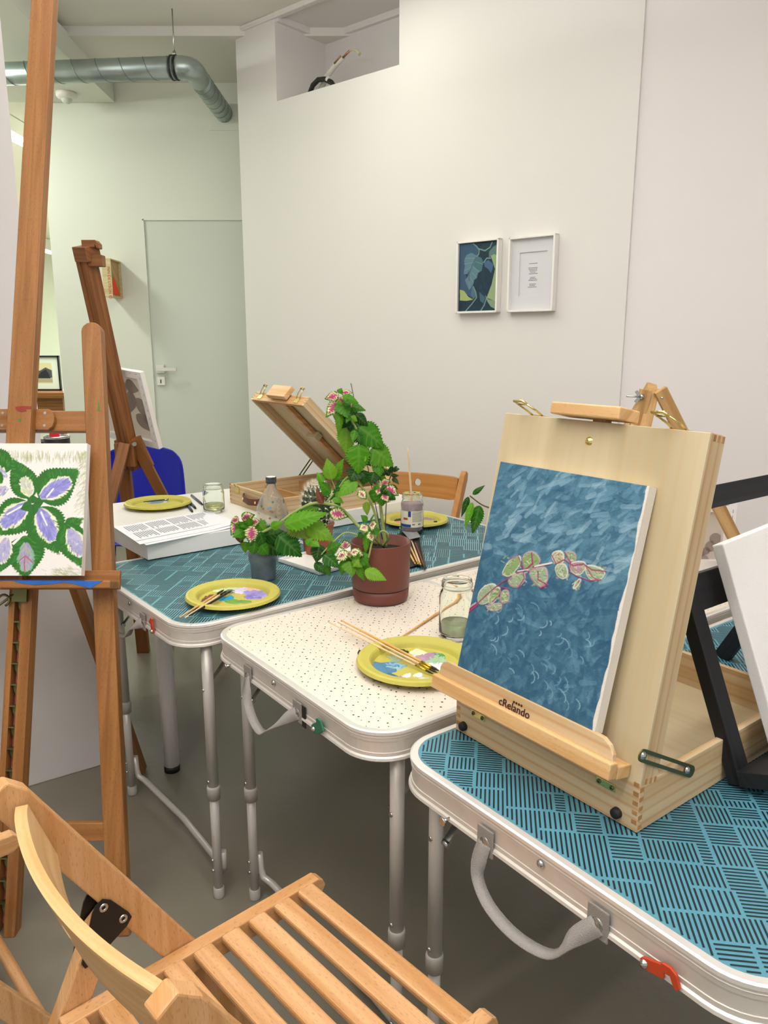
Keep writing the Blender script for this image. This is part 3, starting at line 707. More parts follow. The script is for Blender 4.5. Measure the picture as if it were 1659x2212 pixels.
def table(name, label, near, ang, top, kind, seed, ys):
    t = thing(name, label, 'table', (near[0], near[1], 0), math.radians(ang))
    X = dirz(ang); Y = V((-X.y, X.x, 0)); O = V((near[0], near[1], 0)); L, W, r = 1.2, .6, .075
    def T(x, y, z): return O + X*x + Y*y + K*z
    hz = .052
    mb = MB()
    prof = [(-.012, -.004), (-.011, 0), (-.002, 0), (.001, -.0015), (.0015, -.006), (-.0005, -.009), (-.0005, -.0105), (.0005, -.011), (-.0005, -.012), (-.0005, -.018), (-.0017, -.0185), (-.0017, -.0375), (-.0005, -.038), (-.0005, -.044), (.0025, -.046), (.0035, -.050), (.001, -.0525), (-.004, -.0525), (-.0045, -.047), (-.0045, -.01)]
    sweep_rect(mb, T, 0, 0, L, W, r, [(o, top+z) for o, z in prof], [1, 1, 1, 1, 0, 0, 0, 0, 0, 0, 0, 0, 0, 0, 0, 0, 0, 0, 0, 1])
    mb.build('rim', [M_alu, M_alu_rim], t)
    mb = MB(); pts = rrect(.009, .009, L-.009, W-.009, r-.009)
    a = [mb.vert(T(x, y, top-.0012)) for x, y in pts]; b = [mb.vert(T(x, y, top-.008)) for x, y in pts]
    mb.face(a); mb.face(b[::-1])
    for i in range(len(a)): j = (i+1) % len(a); mb.face((b[i], b[j], a[j], a[i]))
    base = {'teal': M_teal, 'teal2': M_teal2, 'cream': M_cream}[kind]
    tt = mb.build('table_top', base, t)
    if kind == 'cream':
        ml = MB(); rs = random.Random(seed)
        g = .0165; c45 = math.sqrt(.5)
        for i in range(-80, 90):
            for j in range(-80, 90):
                u, v = i*g + rs.uniform(-.004, .004), j*g + rs.uniform(-.004, .004); x, y = (u-v)*c45, (u+v)*c45
                if not (.016 < x < L-.016 and .016 < y < W-.016) or (abs(x-.6) < .01): continue
                if (x < .03 or x > L-.03) and (y < .03 or y > W-.03): continue
                s_ = rs.uniform(.0011, .0026); an = rs.uniform(0, 3.14); k_ = rs.uniform(.4, 1)
                q = [(s_*math.cos(an+h)*(1 if h in (0, math.pi) else k_), s_*math.sin(an+h)) for h in (0, 1.4, math.pi, 4.6)]
                ml.face([ml.vert(T(x+a_, y+b_, top-.0009)) for a_, b_ in q])
        ml.build('printed_pattern', M_dot, tt)
    else:
        ml = parquet(T, top-.0012, L, W, r, .0062, .0024 if kind == 'teal' else .0025, .042, seed, .0 if kind == 'teal' else .3)
        ml.build('printed_pattern', [M_line if kind == 'teal' else M_line2, M_fill], tt)
    mb = MB()
    for dx in (-.0085, .0015): mb.box(T(.6+dx, .012, top-.004), X*.007, Y*(W-.024), K*.0036)
    mb.build('fold_seam', M_alu_rim, t)
    # legs: pair at each end with a U bar
    zu = top - .03; zc = .285
    for ex, sgn in ((.065, 1), (L-.065, -1)):
        for yy in (.022, .565):
            mb = MB(); mb.cyl(T(ex, yy, zc), T(ex, yy, zu), .0125, 20); lg = mb.build('leg', M_leg, t)
            mb = MB(); mb.cyl(T(ex, yy, .01), T(ex, yy, zc+.01), .0105, 20); mb.build('leg_extension', M_leg, lg)
            mb = MB(); mb.lathe([(.0105, zc-.026), (.0145, zc-.026), (.0155, zc+.002), (.0145, zc+.006), (.0125, zc+.007)], T(ex, yy, 0), K, 20); mb.build('collar', M_collar, lg)
            mb = MB(); mb.lathe([(0, 0), (.0125, 0), (.013, .004), (.013, .026), (.0105, .028)], T(ex, yy, 0), K, 20); mb.build('foot_cap', M_collar, lg)
            for zz in (zc+.02, .075, .102, top-.16):
                mb = MB(); mb.cyl(T(ex-.0145, yy, zz), T(ex-.008, yy, zz), .004, 10); mb.build('rivet', M_steel, lg)
            mb = MB(); mb.beam(T(ex+.004, yy+(.017 if yy < .3 else -.017), top-.165), T(ex+.115*sgn, yy+(.017 if yy < .3 else -.017), top-.045), .002, .012, Y)
            mb.cyl(T(ex+.004, yy+(.010 if yy < .3 else -.010), top-.165), T(ex+.004, yy+(.026 if yy < .3 else -.026), top-.165), .005, 10)
            mb.build('brace', M_steel, t)
        mb = MB(); c0, c1 = .022, .565
        xb = ex+.018*sgn
        path = [T(ex+.015*sgn, c0+.0, .115), T(ex+.016*sgn, c0+.003, .075), T(xb, c0+.012, .056), T(xb+.01*sgn, c0+.035, .048), T(xb+.02*sgn, (c0+c1)/2, .046), T(xb+.01*sgn, c1-.035, .048), T(xb, c1-.012, .056), T(ex+.016*sgn, c1-.003, .075), T(ex+.015*sgn, c1, .115)]
        mb.tube(path, .0082, 12); mb.build('leg_bar', M_leg, t)
    # end face fittings
    b1, b2, lt, rv, pg, tone = ys
    ep = Plane(T(-.0006, 0, top), -Y, K)          # u = -y
    mb = MB(); mb.lathe([(0, .004), (.003, .0035), (.0055, .001), (.0055, 0)], ep.at(-rv, -.019, 0), ep.N, 14); mb.build('rivet', M_steel, t)
    mb = MB(); mb.cyl(ep.at(-pg, -.047, 0), ep.at(-pg, -.047, .012), .0025, 10); mb.cyl(ep.at(-pg, -.047, .012), ep.at(-pg, -.047, .0145), .006, 12); mb.build('peg', M_steel, t)
    hd = None
    for bb in (b1, b2):
        mb = MB(); mb.box(ep.at(-bb-.015, -.060, .0005), ep.X*.030, K*.040, ep.N*.003)
        br = mb.build('handle_bracket', M_felt, t, .0015)
        mb = MB(); mb.lathe([(0, .0055), (.003, .005), (.005, .0038), (.0085, .0038), (.0085, .003)], ep.at(-bb, -.042, .0), ep.N, 14); mb.build('stud', M_steel, br)
    if tone == 'B':
        mb = MB(); mb.box(ep.at(-b2+.014, -.063, .0002), ep.X*.012, K*.04, ep.N*.0015); mb.build('maker_tag', M_label, t)
    # strap
    if tone == 'C':
        keys = [(-b1, -.043, .004), (-b1-.002, -.068, .011), (-b1+.003, -.092, .016), (-b1+.032, -.114, .020), (-b1+.080, -.124, .020), (-b2-.050, -.110, .020), (-b2-.026, -.074, .014), (-b2, -.043, .004)]
    elif tone == 'B':
        keys = [(-b1, -.043, .004), (-b1+.012, -.064, .012), (-b1+.024, -.086, .016), (-b1+.048, -.112, .018), (-b1+.080, -.124, .018), (-b1+.110, -.105, .018), (-b2-.032, -.066, .014), (-b2, -.043, .004)]
    else:
        keys = [(-b1, -.045, .004), (-b1+.03, -.085, .016), (-b1+.08, -.108, .018), (-b2-.07, -.095, .018), (-b2-.035, -.060, .014), (-b2, -.043, .004)]
    pts = []
    kk = [ep.at(*k) for k in keys]
    for i in range(len(kk)-1):
        p0, p1, p2, p3 = kk[max(i-1, 0)], kk[i], kk[i+1], kk[min(i+2, len(kk)-1)]
        for s_ in range(5):
            q = s_/5; pts.append(.5*((2*p1) + (p2-p0)*q + (2*p0-5*p1+4*p2-p3)*q*q + (3*p1-3*p2-p0+p3)*q**3))
    pts.append(kk[-1]); N_ = len(pts); wds = []
    for i in range(N_):
        q = i/(N_-1); e = min(q, 1-q)*2; e = min(1, max(0, e*2.6-.35))
        tan = (pts[min(i+1, N_-1)] - pts[max(i-1, 0)]); tan = tan - ep.N*tan.dot(ep.N); tan.normalize()
        inp = tan.cross(ep.N).normalized(); an = e*math.radians(78)
        wv = inp*math.cos(an) + ep.N*math.sin(an)
        wds.append(wv.normalized()*(.023 - .006*e))
    for _ in range(3): wds = [wds[0]] + [((wds[i-1]+wds[i]+wds[i+1])/3).normalized()*wds[i].length for i in range(1, N_-1)] + [wds[-1]]
    mb = MB(); mb.ribbon(pts, wds, .002); mb.build('strap', M_strap, t)
    # latch
    if tone == 'C':
        out = [(-.006, 0), (-.004, .005), (0, .007), (.022, .008), (.024, .010), (.034, .008), (.040, .002), (.041, -.012), (.037, -.016), (.033, -.013), (.031, -.002), (.024, -.001), (.022, -.009), (0, -.007), (-.004, -.005)]
        lp = Plane(ep.at(-lt, -.045, .003), ep.X, K); ca = math.radians(16)
        lp = Plane(lp.O, lp.X*math.cos(ca)+lp.Y*math.sin(ca), lp.Y*math.cos(ca)-lp.X*math.sin(ca))
        mt = M_red
    elif tone == 'A':
        out = [(-.006, 0), (-.004, .005), (.014, .006), (.016, .014), (.020, .016), (.032, .004), (.030, -.004), (.022, -.003), (.014, -.006), (0, -.006), (-.004, -.005)]
        lp = Plane(ep.at(-lt, -.044, .003), K, -ep.X); mt = M_red
    else:
        out = [(-.007, 0), (-.005, .007), (0, .009), (.016, .010), (.018, .016), (.024, .016), (.032, .010), (.032, -.008), (.016, -.010), (0, -.009), (-.005, -.006)]
        lp = Plane(ep.at(-lt, -.046, .004), (ep.X*.86 + K*.5).normalized(), (K*.86 - ep.X*.5).normalized()); mt = M_green
    if lp.N.dot(ep.N) < 0: lp = Plane(lp.O, lp.X, -lp.Y)
    mb = MB(); mb.prism(out, lp, 0, .004); la = mb.build('latch', mt, t, .001)
    mb = MB(); mb.lathe([(0, .0045), (.004, .003), (.005, 0)], lp.at(0, 0, .004), lp.N, 14); mb.build('latch_rivet', M_steel, la)
    return t
TA, TB, TC = .690, .677, .671
nA = (-.4196 - math.sin(math.radians(38.8))*.012, 1.5177 + math.cos(math.radians(38.8))*.012)
nB = (-.0169, 1.0877)
nC = (.3703, .5985)
table('folding_table', 'far teal patterned folding table carrying the cactus tray and stained blue cup', nA, 38.8, TA, 'teal2', 3, (.44, .207, .143, .291, .5, 'A'))
table('folding_table', 'cream folding table with small dark specks between two teal tables', nB, 36.9, TB, 'cream', 5, (.418, .226, .163, .316, .497, 'B'))
table('folding_table', 'front teal folding table with bold dark lines under the blue painting', nC, 36.8, TC, 'teal', 11, (.389, .205, .140, .295, .463, 'C'))

# white desk
wk = V((-.654, 2.054, 0)); aD = 38.8; XD = dirz(aD); YD = V((-XD.y, XD.x, 0)); TD = .74
dk = thing('white_desk', 'white lacquered desk with round legs behind the far teal table', 'desk', wk, math.radians(aD))
mb = MB(); mb.box(wk + K*(TD-.048), XD*1.0, YD*.6, K*.048); mb.build('desk_top', M_white, dk, .0015)
for a, b in ((.055, .062), (.945, .062), (.055, .54), (.945, .54)):
    q = wk + XD*a + YD*b
    mb = MB(); mb.cyl(q + K*.02, q + K*(TD-.048), .0235, 24); lg = mb.build('leg', M_white, dk)
    mb = MB(); mb.cyl(q, q + K*.02, .0238, 24); mb.build('leg_foot', M_black, lg)
#SECTION2
# ------------------------------------------------------------------ folding chairs
from mathutils.geometry import delaunay_2d_cdt
def chair(label, O, ang, group=None):
    t = thing('folding_chair', label, 'chair', (O[0], O[1], 0), math.radians(ang))
    X = dirz(ang); Y = V((-X.y, X.x, 0)); o = V((O[0], O[1], 0))
    def T(x, y, z): return o + X*x + Y*y + K*z
    zs = .45; w = .352
    for sx in (0, w):
        mb = MB(); pl = Plane(T(sx-.011, 0, 0), Y, K)
        pts = [(-.41, zs-.034), (-.012, zs-.034), (-.003, zs-.028), (.004, zs-.017), (-.001, zs-.006), (-.010, zs), (-.41, zs)]
        mb.prism(pts, pl, 0, .022); mb.build('seat_rail', M_beech, t, .002)
    for k in range(9):
        y = -.036 - k*.0452
        mb = MB(); mb.box(T(.007, y-.015, zs-.013), X*(w-.014), Y*.030, K*.012); mb.build('seat_slat', M_beech, t, .0035)
    th = .042/2; ln = V((0, .274-.0, -.45)).normalized()
    for sx, io in ((-.034, 1), (w+.012, -1)):
        pl = Plane(T(sx, 0, 0), Y, K); a = V((-.444, .779)); b = V((.032, .0)); d = (b-a).normalized(); n = V((-d.y, d.x))
        pts = [a+n*th*.55-d*.004, a+n*th+d*.022, b+n*th, b-n*th, a-n*th+d*.022, a-n*th*.55-d*.004]
        mb = MB(); mb.prism([(p_[0], p_[1]) for p_ in pts], pl, 0, .022, grain=1); mb.build('side_post', M_beech, t, .0025)
        q = .0
        a = V((-.335, .555)); b = V((-.60, 0)); d = (b-a).normalized(); n = V((-d.y, d.x)); th2 = .019
        pts = [a+n*th2*.5-d*.004, a+n*th2+d*.016, b+n*th2, b-n*th2, a-n*th2+d*.016, a-n*th2*.5-d*.004]
        mb = MB(); off = .024*io; pl2 = Plane(T(sx+off+(0 if io > 0 else -.0), 0, 0), Y, K)
        pl2 = Plane(T(sx, 0, 0), Y, K)
        mb.prism([(p_[0], p_[1]) for p_ in pts], pl2, 0, .022, grain=1); mb.build('rear_leg', M_beech, t, .0025)
        for fx in ((sx+.0235 if io > 0 else sx-.004), (sx-.004 if io > 0 else sx+.0235)):
            mb = MB(); ppl = Plane(T(fx, 0, 0), Y, K)
            mb.prism([(-.372+(q_[0]+.366)*.84, .500+(q_[1]-.505)*.84) for q_ in [(-.366, .505), (-.354, .507), (-.297, .540), (-.288, .552), (-.292, .562), (-.318, .598), (-.330, .606), (-.342, .600), (-.348, .590), (-.370, .514)]], ppl, 0, .0025)
            pp = mb.build('pivot_plate', M_black, t)
            for yy, zz in ((-.342, .573), (-.318, .543), (-.365, .511)):
                mb = MB(); mb.lathe([(.0025, .0), (.0035, .0012), (.0055, .0012), (.006, 0)], ppl.at(yy, zz, .0025 if (fx > sx) else -.0), ppl.N*(1 if fx > sx else -1), 14); mb.build('rivet', M_steel, pp)
    mb = MB(); mb.cyl(T(-.045, -.398, .405), T(w+.045, -.398, .405), .0115, 16); mb.build('dowel', M_beech, t)
    mb = MB(); mb.cyl(T(-.015, -.52, .17), T(w+.015, -.52, .17), .011, 16); mb.build('dowel', M_beech, t)
    mb = MB(); mb.cyl(T(-.015, .0, .07), T(w+.015, .0, .07), .011, 16); mb.build('dowel', M_beech, t)
    # curved backrest with a round hole
    x0, x1 = -.006, w+.010; Wd = x1-x0; hh = .088; zc = .718; sag = .030
    pts = []; edges = []; nx_, nz_ = 36, 6
    idx = {}
    cxh, czh, rh = Wd/2, .008, .0155
    for i in range(nx_+1):
        for j in range(nz_+1):
            u = Wd*i/nx_; v = -hh/2 + hh*j/nz_
            e = abs(i/nx_-.5)*2; v *= (1-.10*max(0, e-.85)/.15)
            if math.hypot(u-cxh, v-czh) < rh*1.25 and 0 < i < nx_ and 0 < j < nz_: continue
            idx[(i, j)] = len(pts); pts.append(V((u, v)))
    hs = len(pts)
    for k in range(20): a = k/20*2*math.pi; pts.append(V((cxh+rh*math.cos(a), czh+rh*math.sin(a))))
    edges = [(hs+k, hs+(k+1) % 20) for k in range(20)]
    per = [(i, 0) for i in range(nx_)] + [(nx_, j) for j in range(nz_)] + [(i, nz_) for i in range(nx_, 0, -1)] + [(0, j) for j in range(nz_, 0, -1)]
    pe = [idx[q] for q in per]; edges += [(pe[k], pe[(k+1) % len(pe)]) for k in range(len(pe))]
    vo, eo, fo, _, _, _ = delaunay_2d_cdt(pts, edges, [], 0, 1e-6)
    mb = MB()
    def W3(u, v, n):
        s_ = u/Wd*2-1; y = -.412 - sag*(1-s_*s_) - (v/hh)*.030
        sl = 2*sag*s_*2/Wd; nn = V((-sl, 1)).normalized()
        return T(x0+u, y, zc+v) + (X*nn.x + Y*nn.y)*n
    tk = .0065
    A_ = [mb.vert(W3(p_.x, p_.y, tk)) for p_ in vo]; B_ = [mb.vert(W3(p_.x, p_.y, -tk)) for p_ in vo]
    cnt = {}
    for f in fo:
        c = sum((vo[i] for i in f), V((0, 0)))/len(f)
        if math.hypot(c.x-cxh, c.y-czh) < rh*.9: continue
        uvs = [(vo[i].x, vo[i].y) for i in f]
        mb.face([A_[i] for i in f][::-1], uvs[::-1], 0, True); mb.face([B_[i] for i in f], uvs, 0, True)
        for k in range(len(f)):
            e = (f[k], f[(k+1) % len(f)]); cnt[e] = 1
    for (a, b) in cnt:
        if (b, a) not in cnt: mb.face((A_[a], A_[b], B_[b], B_[a]), [(vo[a].x, 0), (vo[b].x, 0), (vo[b].x, .02), (vo[a].x, .02)])
    mb.build('backrest', M_beechp, t, .002)
    return t
S0 = P(690, 1885, .45)
ch1 = chair('slatted beech folding chair at the front with its seat in full view', (S0.x, S0.y), -47.0)
aX = dirz(-47.0); aY = V((-aX.y, aX.x, 0))
q2 = P(36, 1792, .45) - aX*.352
copy_tree(ch1, (q2.x, q2.y, 0), math.radians(-47.0), 'beech folding chair cut off by the left edge, just its seat corner showing')
aX = dirz(153.9); aY = V((-aX.y, aX.x, 0)); q3_ = V((.312, 2.985, 0)) - aX*(-.024) - aY*(-.427)
ch3 = copy_tree(ch1, (q3_.x, q3_.y, 0), math.radians(153.9), 'beech folding chair with round hole in its backrest behind the far teal table')
for o_ in [x for x in bpy.data.objects if x.parent == ch3]:
    if o_.data.materials and o_.data.materials[0] in (M_beech, M_beechp):
        o_.material_slots[0].link = 'OBJECT'; o_.material_slots[0].material = M_chair2
for o_ in list(bpy.data.objects):
    if o_.name.startswith('folding_chair'): o_['group'] = 'folding chairs'

# ------------------------------------------------------------------ big studio easel with the flower painting
PE = Plane((0, 1.456, 0), (1, 0, 0), V((0, .3256, .9455)))
ez = thing('studio_easel', 'tall beech studio easel holding the green and violet flower painting', 'easel', (-.853, 1.6, 0))
def eb(mb, u0, v0, u1, v1, w, n0, n1):
    a = PE.at(u0, v0, (n0+n1)/2); b = PE.at(u1, v1, (n0+n1)/2); mb.beam(a, b, w, abs(n1-n0), PE.N)
xm = -.853
for sg in (1, -1):
    tx, bx_ = (xm + sg*.144), (xm + sg*.267)
    mb = MB(); L_ = 1.405; d = V((bx_-tx, -L_)).normalized(); n_ = V((-d.y, d.x)); a = V((tx, L_)); b = V((bx_, 0)); hw = .024
    arc = [a + n_*(hw*math.cos(th)) - d*(hw*.9*math.sin(th)) for th in [math.pi*i/8 for i in range(9)]]
    arc = [p_ + d*.02 for p_ in arc]
    b0 = b + n_*hw; b1_ = b - n_*hw
    mb.prism([(p_.x, p_.y) for p_ in arc] + [(b1_.x, b1_.y), (b0.x, b0.y)], PE, -.030, 0, grain=1); mb.build('upright', M_easel, ez, .003)
mb = MB(); eb(mb, xm, .772, xm, 2.55, .056, .004, .034); mb.build('mast', M_easel, ez, .002)
mb = MB(); eb(mb, xm-.150, 1.163, xm+.150, 1.163, .050, -.026, -.004); mb.build('crossbar', M_easel, ez, .002)
for sg in (1, -1):
    a0 = xm+sg*.028; pts = [(a0, 1.139), (a0+sg*.030, 1.139), (a0+sg*.040, 1.146), (a0+sg*.044, 1.158), (a0+sg*.044, 1.170), (a0+sg*.038, 1.184), (a0+sg*.030, 1.189), (a0, 1.189)]
    mb = MB(); mb.prism(pts, PE, -.004, .010); gp = mb.build('guide_plate', M_easel, ez, .001)
    for vv in (1.149, 1.179):
        mb = MB(); mb.cyl(PE.at(a0+sg*.022, vv, .0098), PE.at(a0+sg*.022, vv, .0108), .0035, 10); mb.build('screw', M_steel, gp)
mb = MB(); eb(mb, xm-.275, .785, xm+.243, .785, .044, .0, .012); mb.build('tray_back', M_easel, ez, .002)
mb = MB(); eb(mb, xm-.275, .7735, xm+.241, .7735, .018, .008, .068); tr_ = mb.build('tray', M_easel, ez, .003)
mb = MB(); pts = []
prof_b = [(0, 1247), (40, 1247), (100, 1248), (160, 1250), (205, 1252), (222, 1252), (210, 1262), (196, 1271), (180, 1267), (158, 1261), (140, 1258), (110, 1262), (75, 1264), (45, 1260), (28, 1252), (0, 1252)]
Ptray = Plane(PE.at(0, .7825, .05), (1, 0, 0), PE.Y)
pfr = Plane(PE.at(0, 0, .0684), (1, 0, 0), PE.Y)
pp_ = []
for (x, y) in prof_b:
    u, v = pfr.hit(x, y); v = min(max(v, .7625), .7815); pp_.append((u, v))
mb.prism(pp_, pfr, 0, .0006); mb.box(PE.at(-1.1, .7826, .057), V((.43, 0, 0)), PE.N*.011, PE.Y*.0006)
mb.build('blue_paint', mat('blue_paint', '#1a5fb0', .5, var=.15, vscale=40), tr_)
for sx, wr in ((-.018, .014), (.0165, .025)):
    mb = MB(); eb(mb, xm+.010+sx, .0, xm+.010+sx, .775, wr, -.03, .002); mb.build('ratchet_rail', M_easel, ez, .001)
mb = MB(); eb(mb, xm+.0065, .02, xm+.0065, .76, .018, -.032, -.024)
mb.build('ratchet_strip', mat('pinkish_strip', '#b0685c', .5, var=.2, vscale=30), ez)
for k in range(15):
    mb = MB(); v0 = .735 - k*.0475
    q = [PE.at(xm+.0125-.015, v0, .001), PE.at(xm+.0125+.015, v0, .001)]
    mb.box(PE.at(xm-.001, v0, -.018), V((.015, 0, 0)), PE.Y*.003, PE.N*.021)
    mb.prism([(xm-.001, v0), (xm+.013, v0), (xm+.012, v0-.012), (xm+.011, v0-.026), (xm+.003, v0-.014)], PE, -.012, -.010); mb.build('ratchet_tooth', M_bronze, ez)
mb = MB(); mb.box(PE.at(xm-.004, .735, .0), V((.034, 0, 0)), PE.Y*.03, PE.N*.012)
lpth = []
for i in range(15):
    a = -1.2 + i/14*5.2; lpth.append(PE.at(xm-.022 + .013*math.cos(a), .738 + .013*math.sin(a), .012))
mb.tube([PE.at(xm, .752, .01)] + lpth[::-1], .0028, 8); mb.build('release_hook', M_bronze, ez)
mb = MB(); eb(mb, xm-.232, .222, xm+.232, .222, .040, -.024, -.002); mb.build('lower_crossbar', M_easel, ez, .002)
foot = P(306, 1668, .0); mb = MB(); top_ = PE.at(xm+.0, 1.06, -.06); mb.beam(top_, V((foot.x, foot.y, 0)), .045, .022, V((1, 0, 0))); mb.build('rear_leg', M_easel, ez, .002)
mb = MB(); mb.beam(PE.at(xm+.04, 1.10, -.05), V((-.66, 1.98, .02)), .028, .02, V((1, 0, 0)))
def smear(mb, pl, pts, n=0, th=.0006): mb.prism(pts, pl, n, n+th)
mb = MB()
pm = Plane(PE.at(0, 0, .0342), (1, 0, 0), PE.Y)
smear(mb, pm, [pm.hit(*q) for q in ((33, 879), (50, 877), (68, 878), (67, 883), (55, 884), (58, 888), (44, 890), (35, 886))]); mb.build('red_paint', mat('red_paint', '#8c2f22', .6), ez)
mb = MB(); smear(mb, pm, [pm.hit(*q) for q in ((39, 905), (44, 904), (45, 910), (40, 911))]); smear(mb, Plane(PE.at(0, 0, .0002), (1, 0, 0), PE.Y), [PE.hit(*q) for q in ((211, 862), (214, 872), (215, 884), (217, 888), (211, 888), (212, 876))])
mb.build('green_paint', mat('green_paint', '#3f7a3a', .6), ez)

# flower painting
cw, chh = .306, .303
fpE = Plane(PE.at(-.988, .7935, .055), (1, 0, 0), PE.Y)
nx, ny = 300, 296
p = Paint(nx, ny, '#e6e2dc'); mq = quad_map(fpE, cw, chh, nx, ny)
rs = random.Random(4)
def Q(x, y): return mq(x/3.95, 1000 + y/3.95)
def strokes(cx, cy, sx, sy, n, ang, ln, col, a, r=1.2):
    for _ in range(n):
        x, y = rs.gauss(cx, sx), rs.gauss(cy, sy); an = ang + rs.uniform(-.35, .35); l_ = ln*rs.uniform(.5, 1.2)
        p0 = Q(x, y); p1 = Q(x+l_*math.cos(an), y+l_*math.sin(an)); p.cap(*p0, *p1, r, col, a)
for _ in range(260):
    x, y = rs.uniform(0, 760), rs.uniform(-110, -40); p0 = Q(x, y); p1 = Q(x+rs.uniform(-8, 8), y+rs.uniform(20, 60)); p.cap(*p0, *p1, 1.3, '#98a067', rs.uniform(.15, .5))
for _ in range(260):
    y = rs.uniform(-100, 420); x = 745 - rs.random()**2*90; p0 = Q(x, y); p1 = Q(x-rs.uniform(10, 40), y+rs.uniform(10, 45)); p.cap(*p0, *p1, 1.2, '#98a067', rs.uniform(.12, .4))
strokes(540, 930, 70, 28, 110, .5, 40, '#98a067', .35)
def pleaf(bx, by, tx, ty, w, fat=.8):
    w = w*1.22
    a = Q(bx, by); b = Q(tx, ty); sc = 1/3.95*(nx-1)/cw*(1/1662*1.75); ww = w*sc
    pts = leafpoly(*a, *b, ww, ser=.10, n=34)
    p.poly(pts, '#256a1a', 1, .6)
    dx, dy = b[0]-a[0], b[1]-a[1]; L = math.hypot(dx, dy); ux, uy = dx/L, dy/L
    for _ in range(int(L*2.2)):
        t = rs.random(); s_ = rs.choice((-1, 1)); f = rs.uniform(.15, .85); prof = math.sin(math.pi*t**.8)**.8*ww
        x0 = a[0]+dx*t-uy*s_*prof*f*.6; y0 = a[1]+dy*t+ux*s_*prof*f*.6
        p.cap(x0, y0, x0-uy*s_*prof*.25+ux*4, y0+ux*s_*prof*.25+uy*4, 1.3, rs.choice(['#3a8428', '#1f5f1c', '#468f30', '#27691f']), .55)
    return a, b, ww
def pheart(bx, by, tx, ty, w, cols, edge='#e6e8cc', n=150, tmax=.75):
    w = w*1.12; n = int(n*1.2)
    a = Q(bx, by); b = Q(tx, ty); sc = 1/3.95*(nx-1)/cw*(1/1662*1.75); ww = w*sc
    dx, dy = b[0]-a[0], b[1]-a[1]; L = math.hypot(dx, dy); ux, uy = dx/L, dy/L
    for ph, (cc, k) in enumerate(((edge, 1.0), (cols, .72))):
        for _ in range(n):
            t = rs.random()**.9*tmax*(.95 if ph else 1); s_ = rs.uniform(-1, 1)*k; prof = math.sin(math.pi*min(1, (t+.06)/(tmax+.1)))**.75*ww
            x0 = a[0]+dx*t-uy*s_*prof*.85; y0 = a[1]+dy*t+ux*s_*prof*.85; ll = L*.09
            p.cap(x0, y0, x0+ux*ll-uy*s_*ll*.7, y0+uy*ll+ux*s_*ll*.7, 1.8, cc if isinstance(cc, str) else rs.choice(cc), .7, .5)
vio = ['#8d8ad0', '#7b79c4', '#a09fdb', '#8482c9']; vp = ['#a9a6cc', '#b7b3d2', '#9896c4']
pleaf(-60, 300, -330, -60, 120); pleaf(-60, 300, -300, 520, 110)
pleaf(90, 60, -170, -130, 95); pheart(60, 130, -60, 20, 40, vp, n=60)
pleaf(20, 170, -140, 60, 60)
pleaf(-20, 260, -160, 160, 60); pheart(70, 210, -90, 280, 60, vp, n=90)
pleaf(270, 300, 110, -30, 105); pheart(265, 290, 190, 110, 50, ['#c9d2a8', '#b9c79a', '#d8d9c6', '#b5b1cc'], n=110, tmax=.85)
pleaf(330, 300, 670, 60, 150); pheart(345, 290, 640, 130, 75, vio, n=300, tmax=.8)
pleaf(260, 350, -80, 610, 140); pheart(240, 345, -10, 560, 80, vio, n=300, tmax=.85)
pleaf(320, 380, 500, 770, 150); pheart(330, 385, 470, 690, 78, vio, n=320, tmax=.85)
pleaf(560, 560, 700, 480, 60); pleaf(560, 520, 690, 880, 115); pheart(590, 560, 700, 800, 72, vp, n=220, tmax=.9)
pleaf(215, 620, 215, 985, 145); pheart(222, 680, 222, 960, 62, ['#8f8cc6', '#a7a4cc', '#b98f96', '#9bb49a'], '#7fae98', n=200, tmax=.8)
pleaf(60, 700, -60, 960, 90); pheart(60, 640, -20, 900, 70, vp, n=160)
for pts in ([(215, 790), (208, 850), (212, 935)], [(205, 800), (160, 840)], [(225, 800), (290, 860)]): p.line([Q(*q) for q in pts], 1.6, '#a8453c', .8, .4)
for pts in ([(455, 222), (400, 290)], [(200, 362), (60, 440)], [(350, 420), (400, 530)]): p.line([Q(*q) for q in pts], 2.2, '#eeeef0', .9, .5)
p.poly([Q(*q) for q in [(140, 650), (215, 600), (170, 650), (120, 700), (100, 690)]], '#e6e2dc')
for (a, b, w_) in (((280, 345), (280, 270), 30), ((290, 345), (375, 330), 28), ((285, 350), (290, 455), 28), ((275, 355), (175, 395), 28)):
    aa = Q(*a); bb = Q(*b); p.poly(leafpoly(*aa, *bb, w_*.42, n=12), '#2a6b26', 1, .8); p.line([aa, bb], 1, '#1c4f1c', .7)
mb = painted_mb(p, fpE, cw, chh, .020, hs=.0006)
tag(mb.build('stretched_canvas', M_col), 'square canvas painting of green leaves with violet centres on the studio easel', 'painting')

# solvent can on the plinth
cc = R(123, 950, 2.27)
can = thing('solvent_can', 'black can with a silver top and red screw cap on the white plinth', 'can', (cc.x, 2.27, .86))
zt_ = R(123, 941, 2.27).z
mb = MB(); mb.lathe([(0, .86), (.036, .86), (.036, zt_-.006), (.034, zt_-.003)], (cc.x, 2.27, 0)); mb.build('body', M_black, can)
mb = MB(); mb.lathe([(.035, zt_-.008), (.037, zt_-.006), (.037, zt_), (.034, zt_), (.032, zt_-.004), (0, zt_-.003)], (cc.x, 2.27, 0)); mb.build('can_top', M_steel, can)
mb = MB(); mb.lathe([(0, zt_+.022), (.012, zt_+.022), (.014, zt_+.019), (.014, zt_-.004)], (cc.x-.006, 2.27, 0), K, 20); mb.build('cap', M_redcap, can)

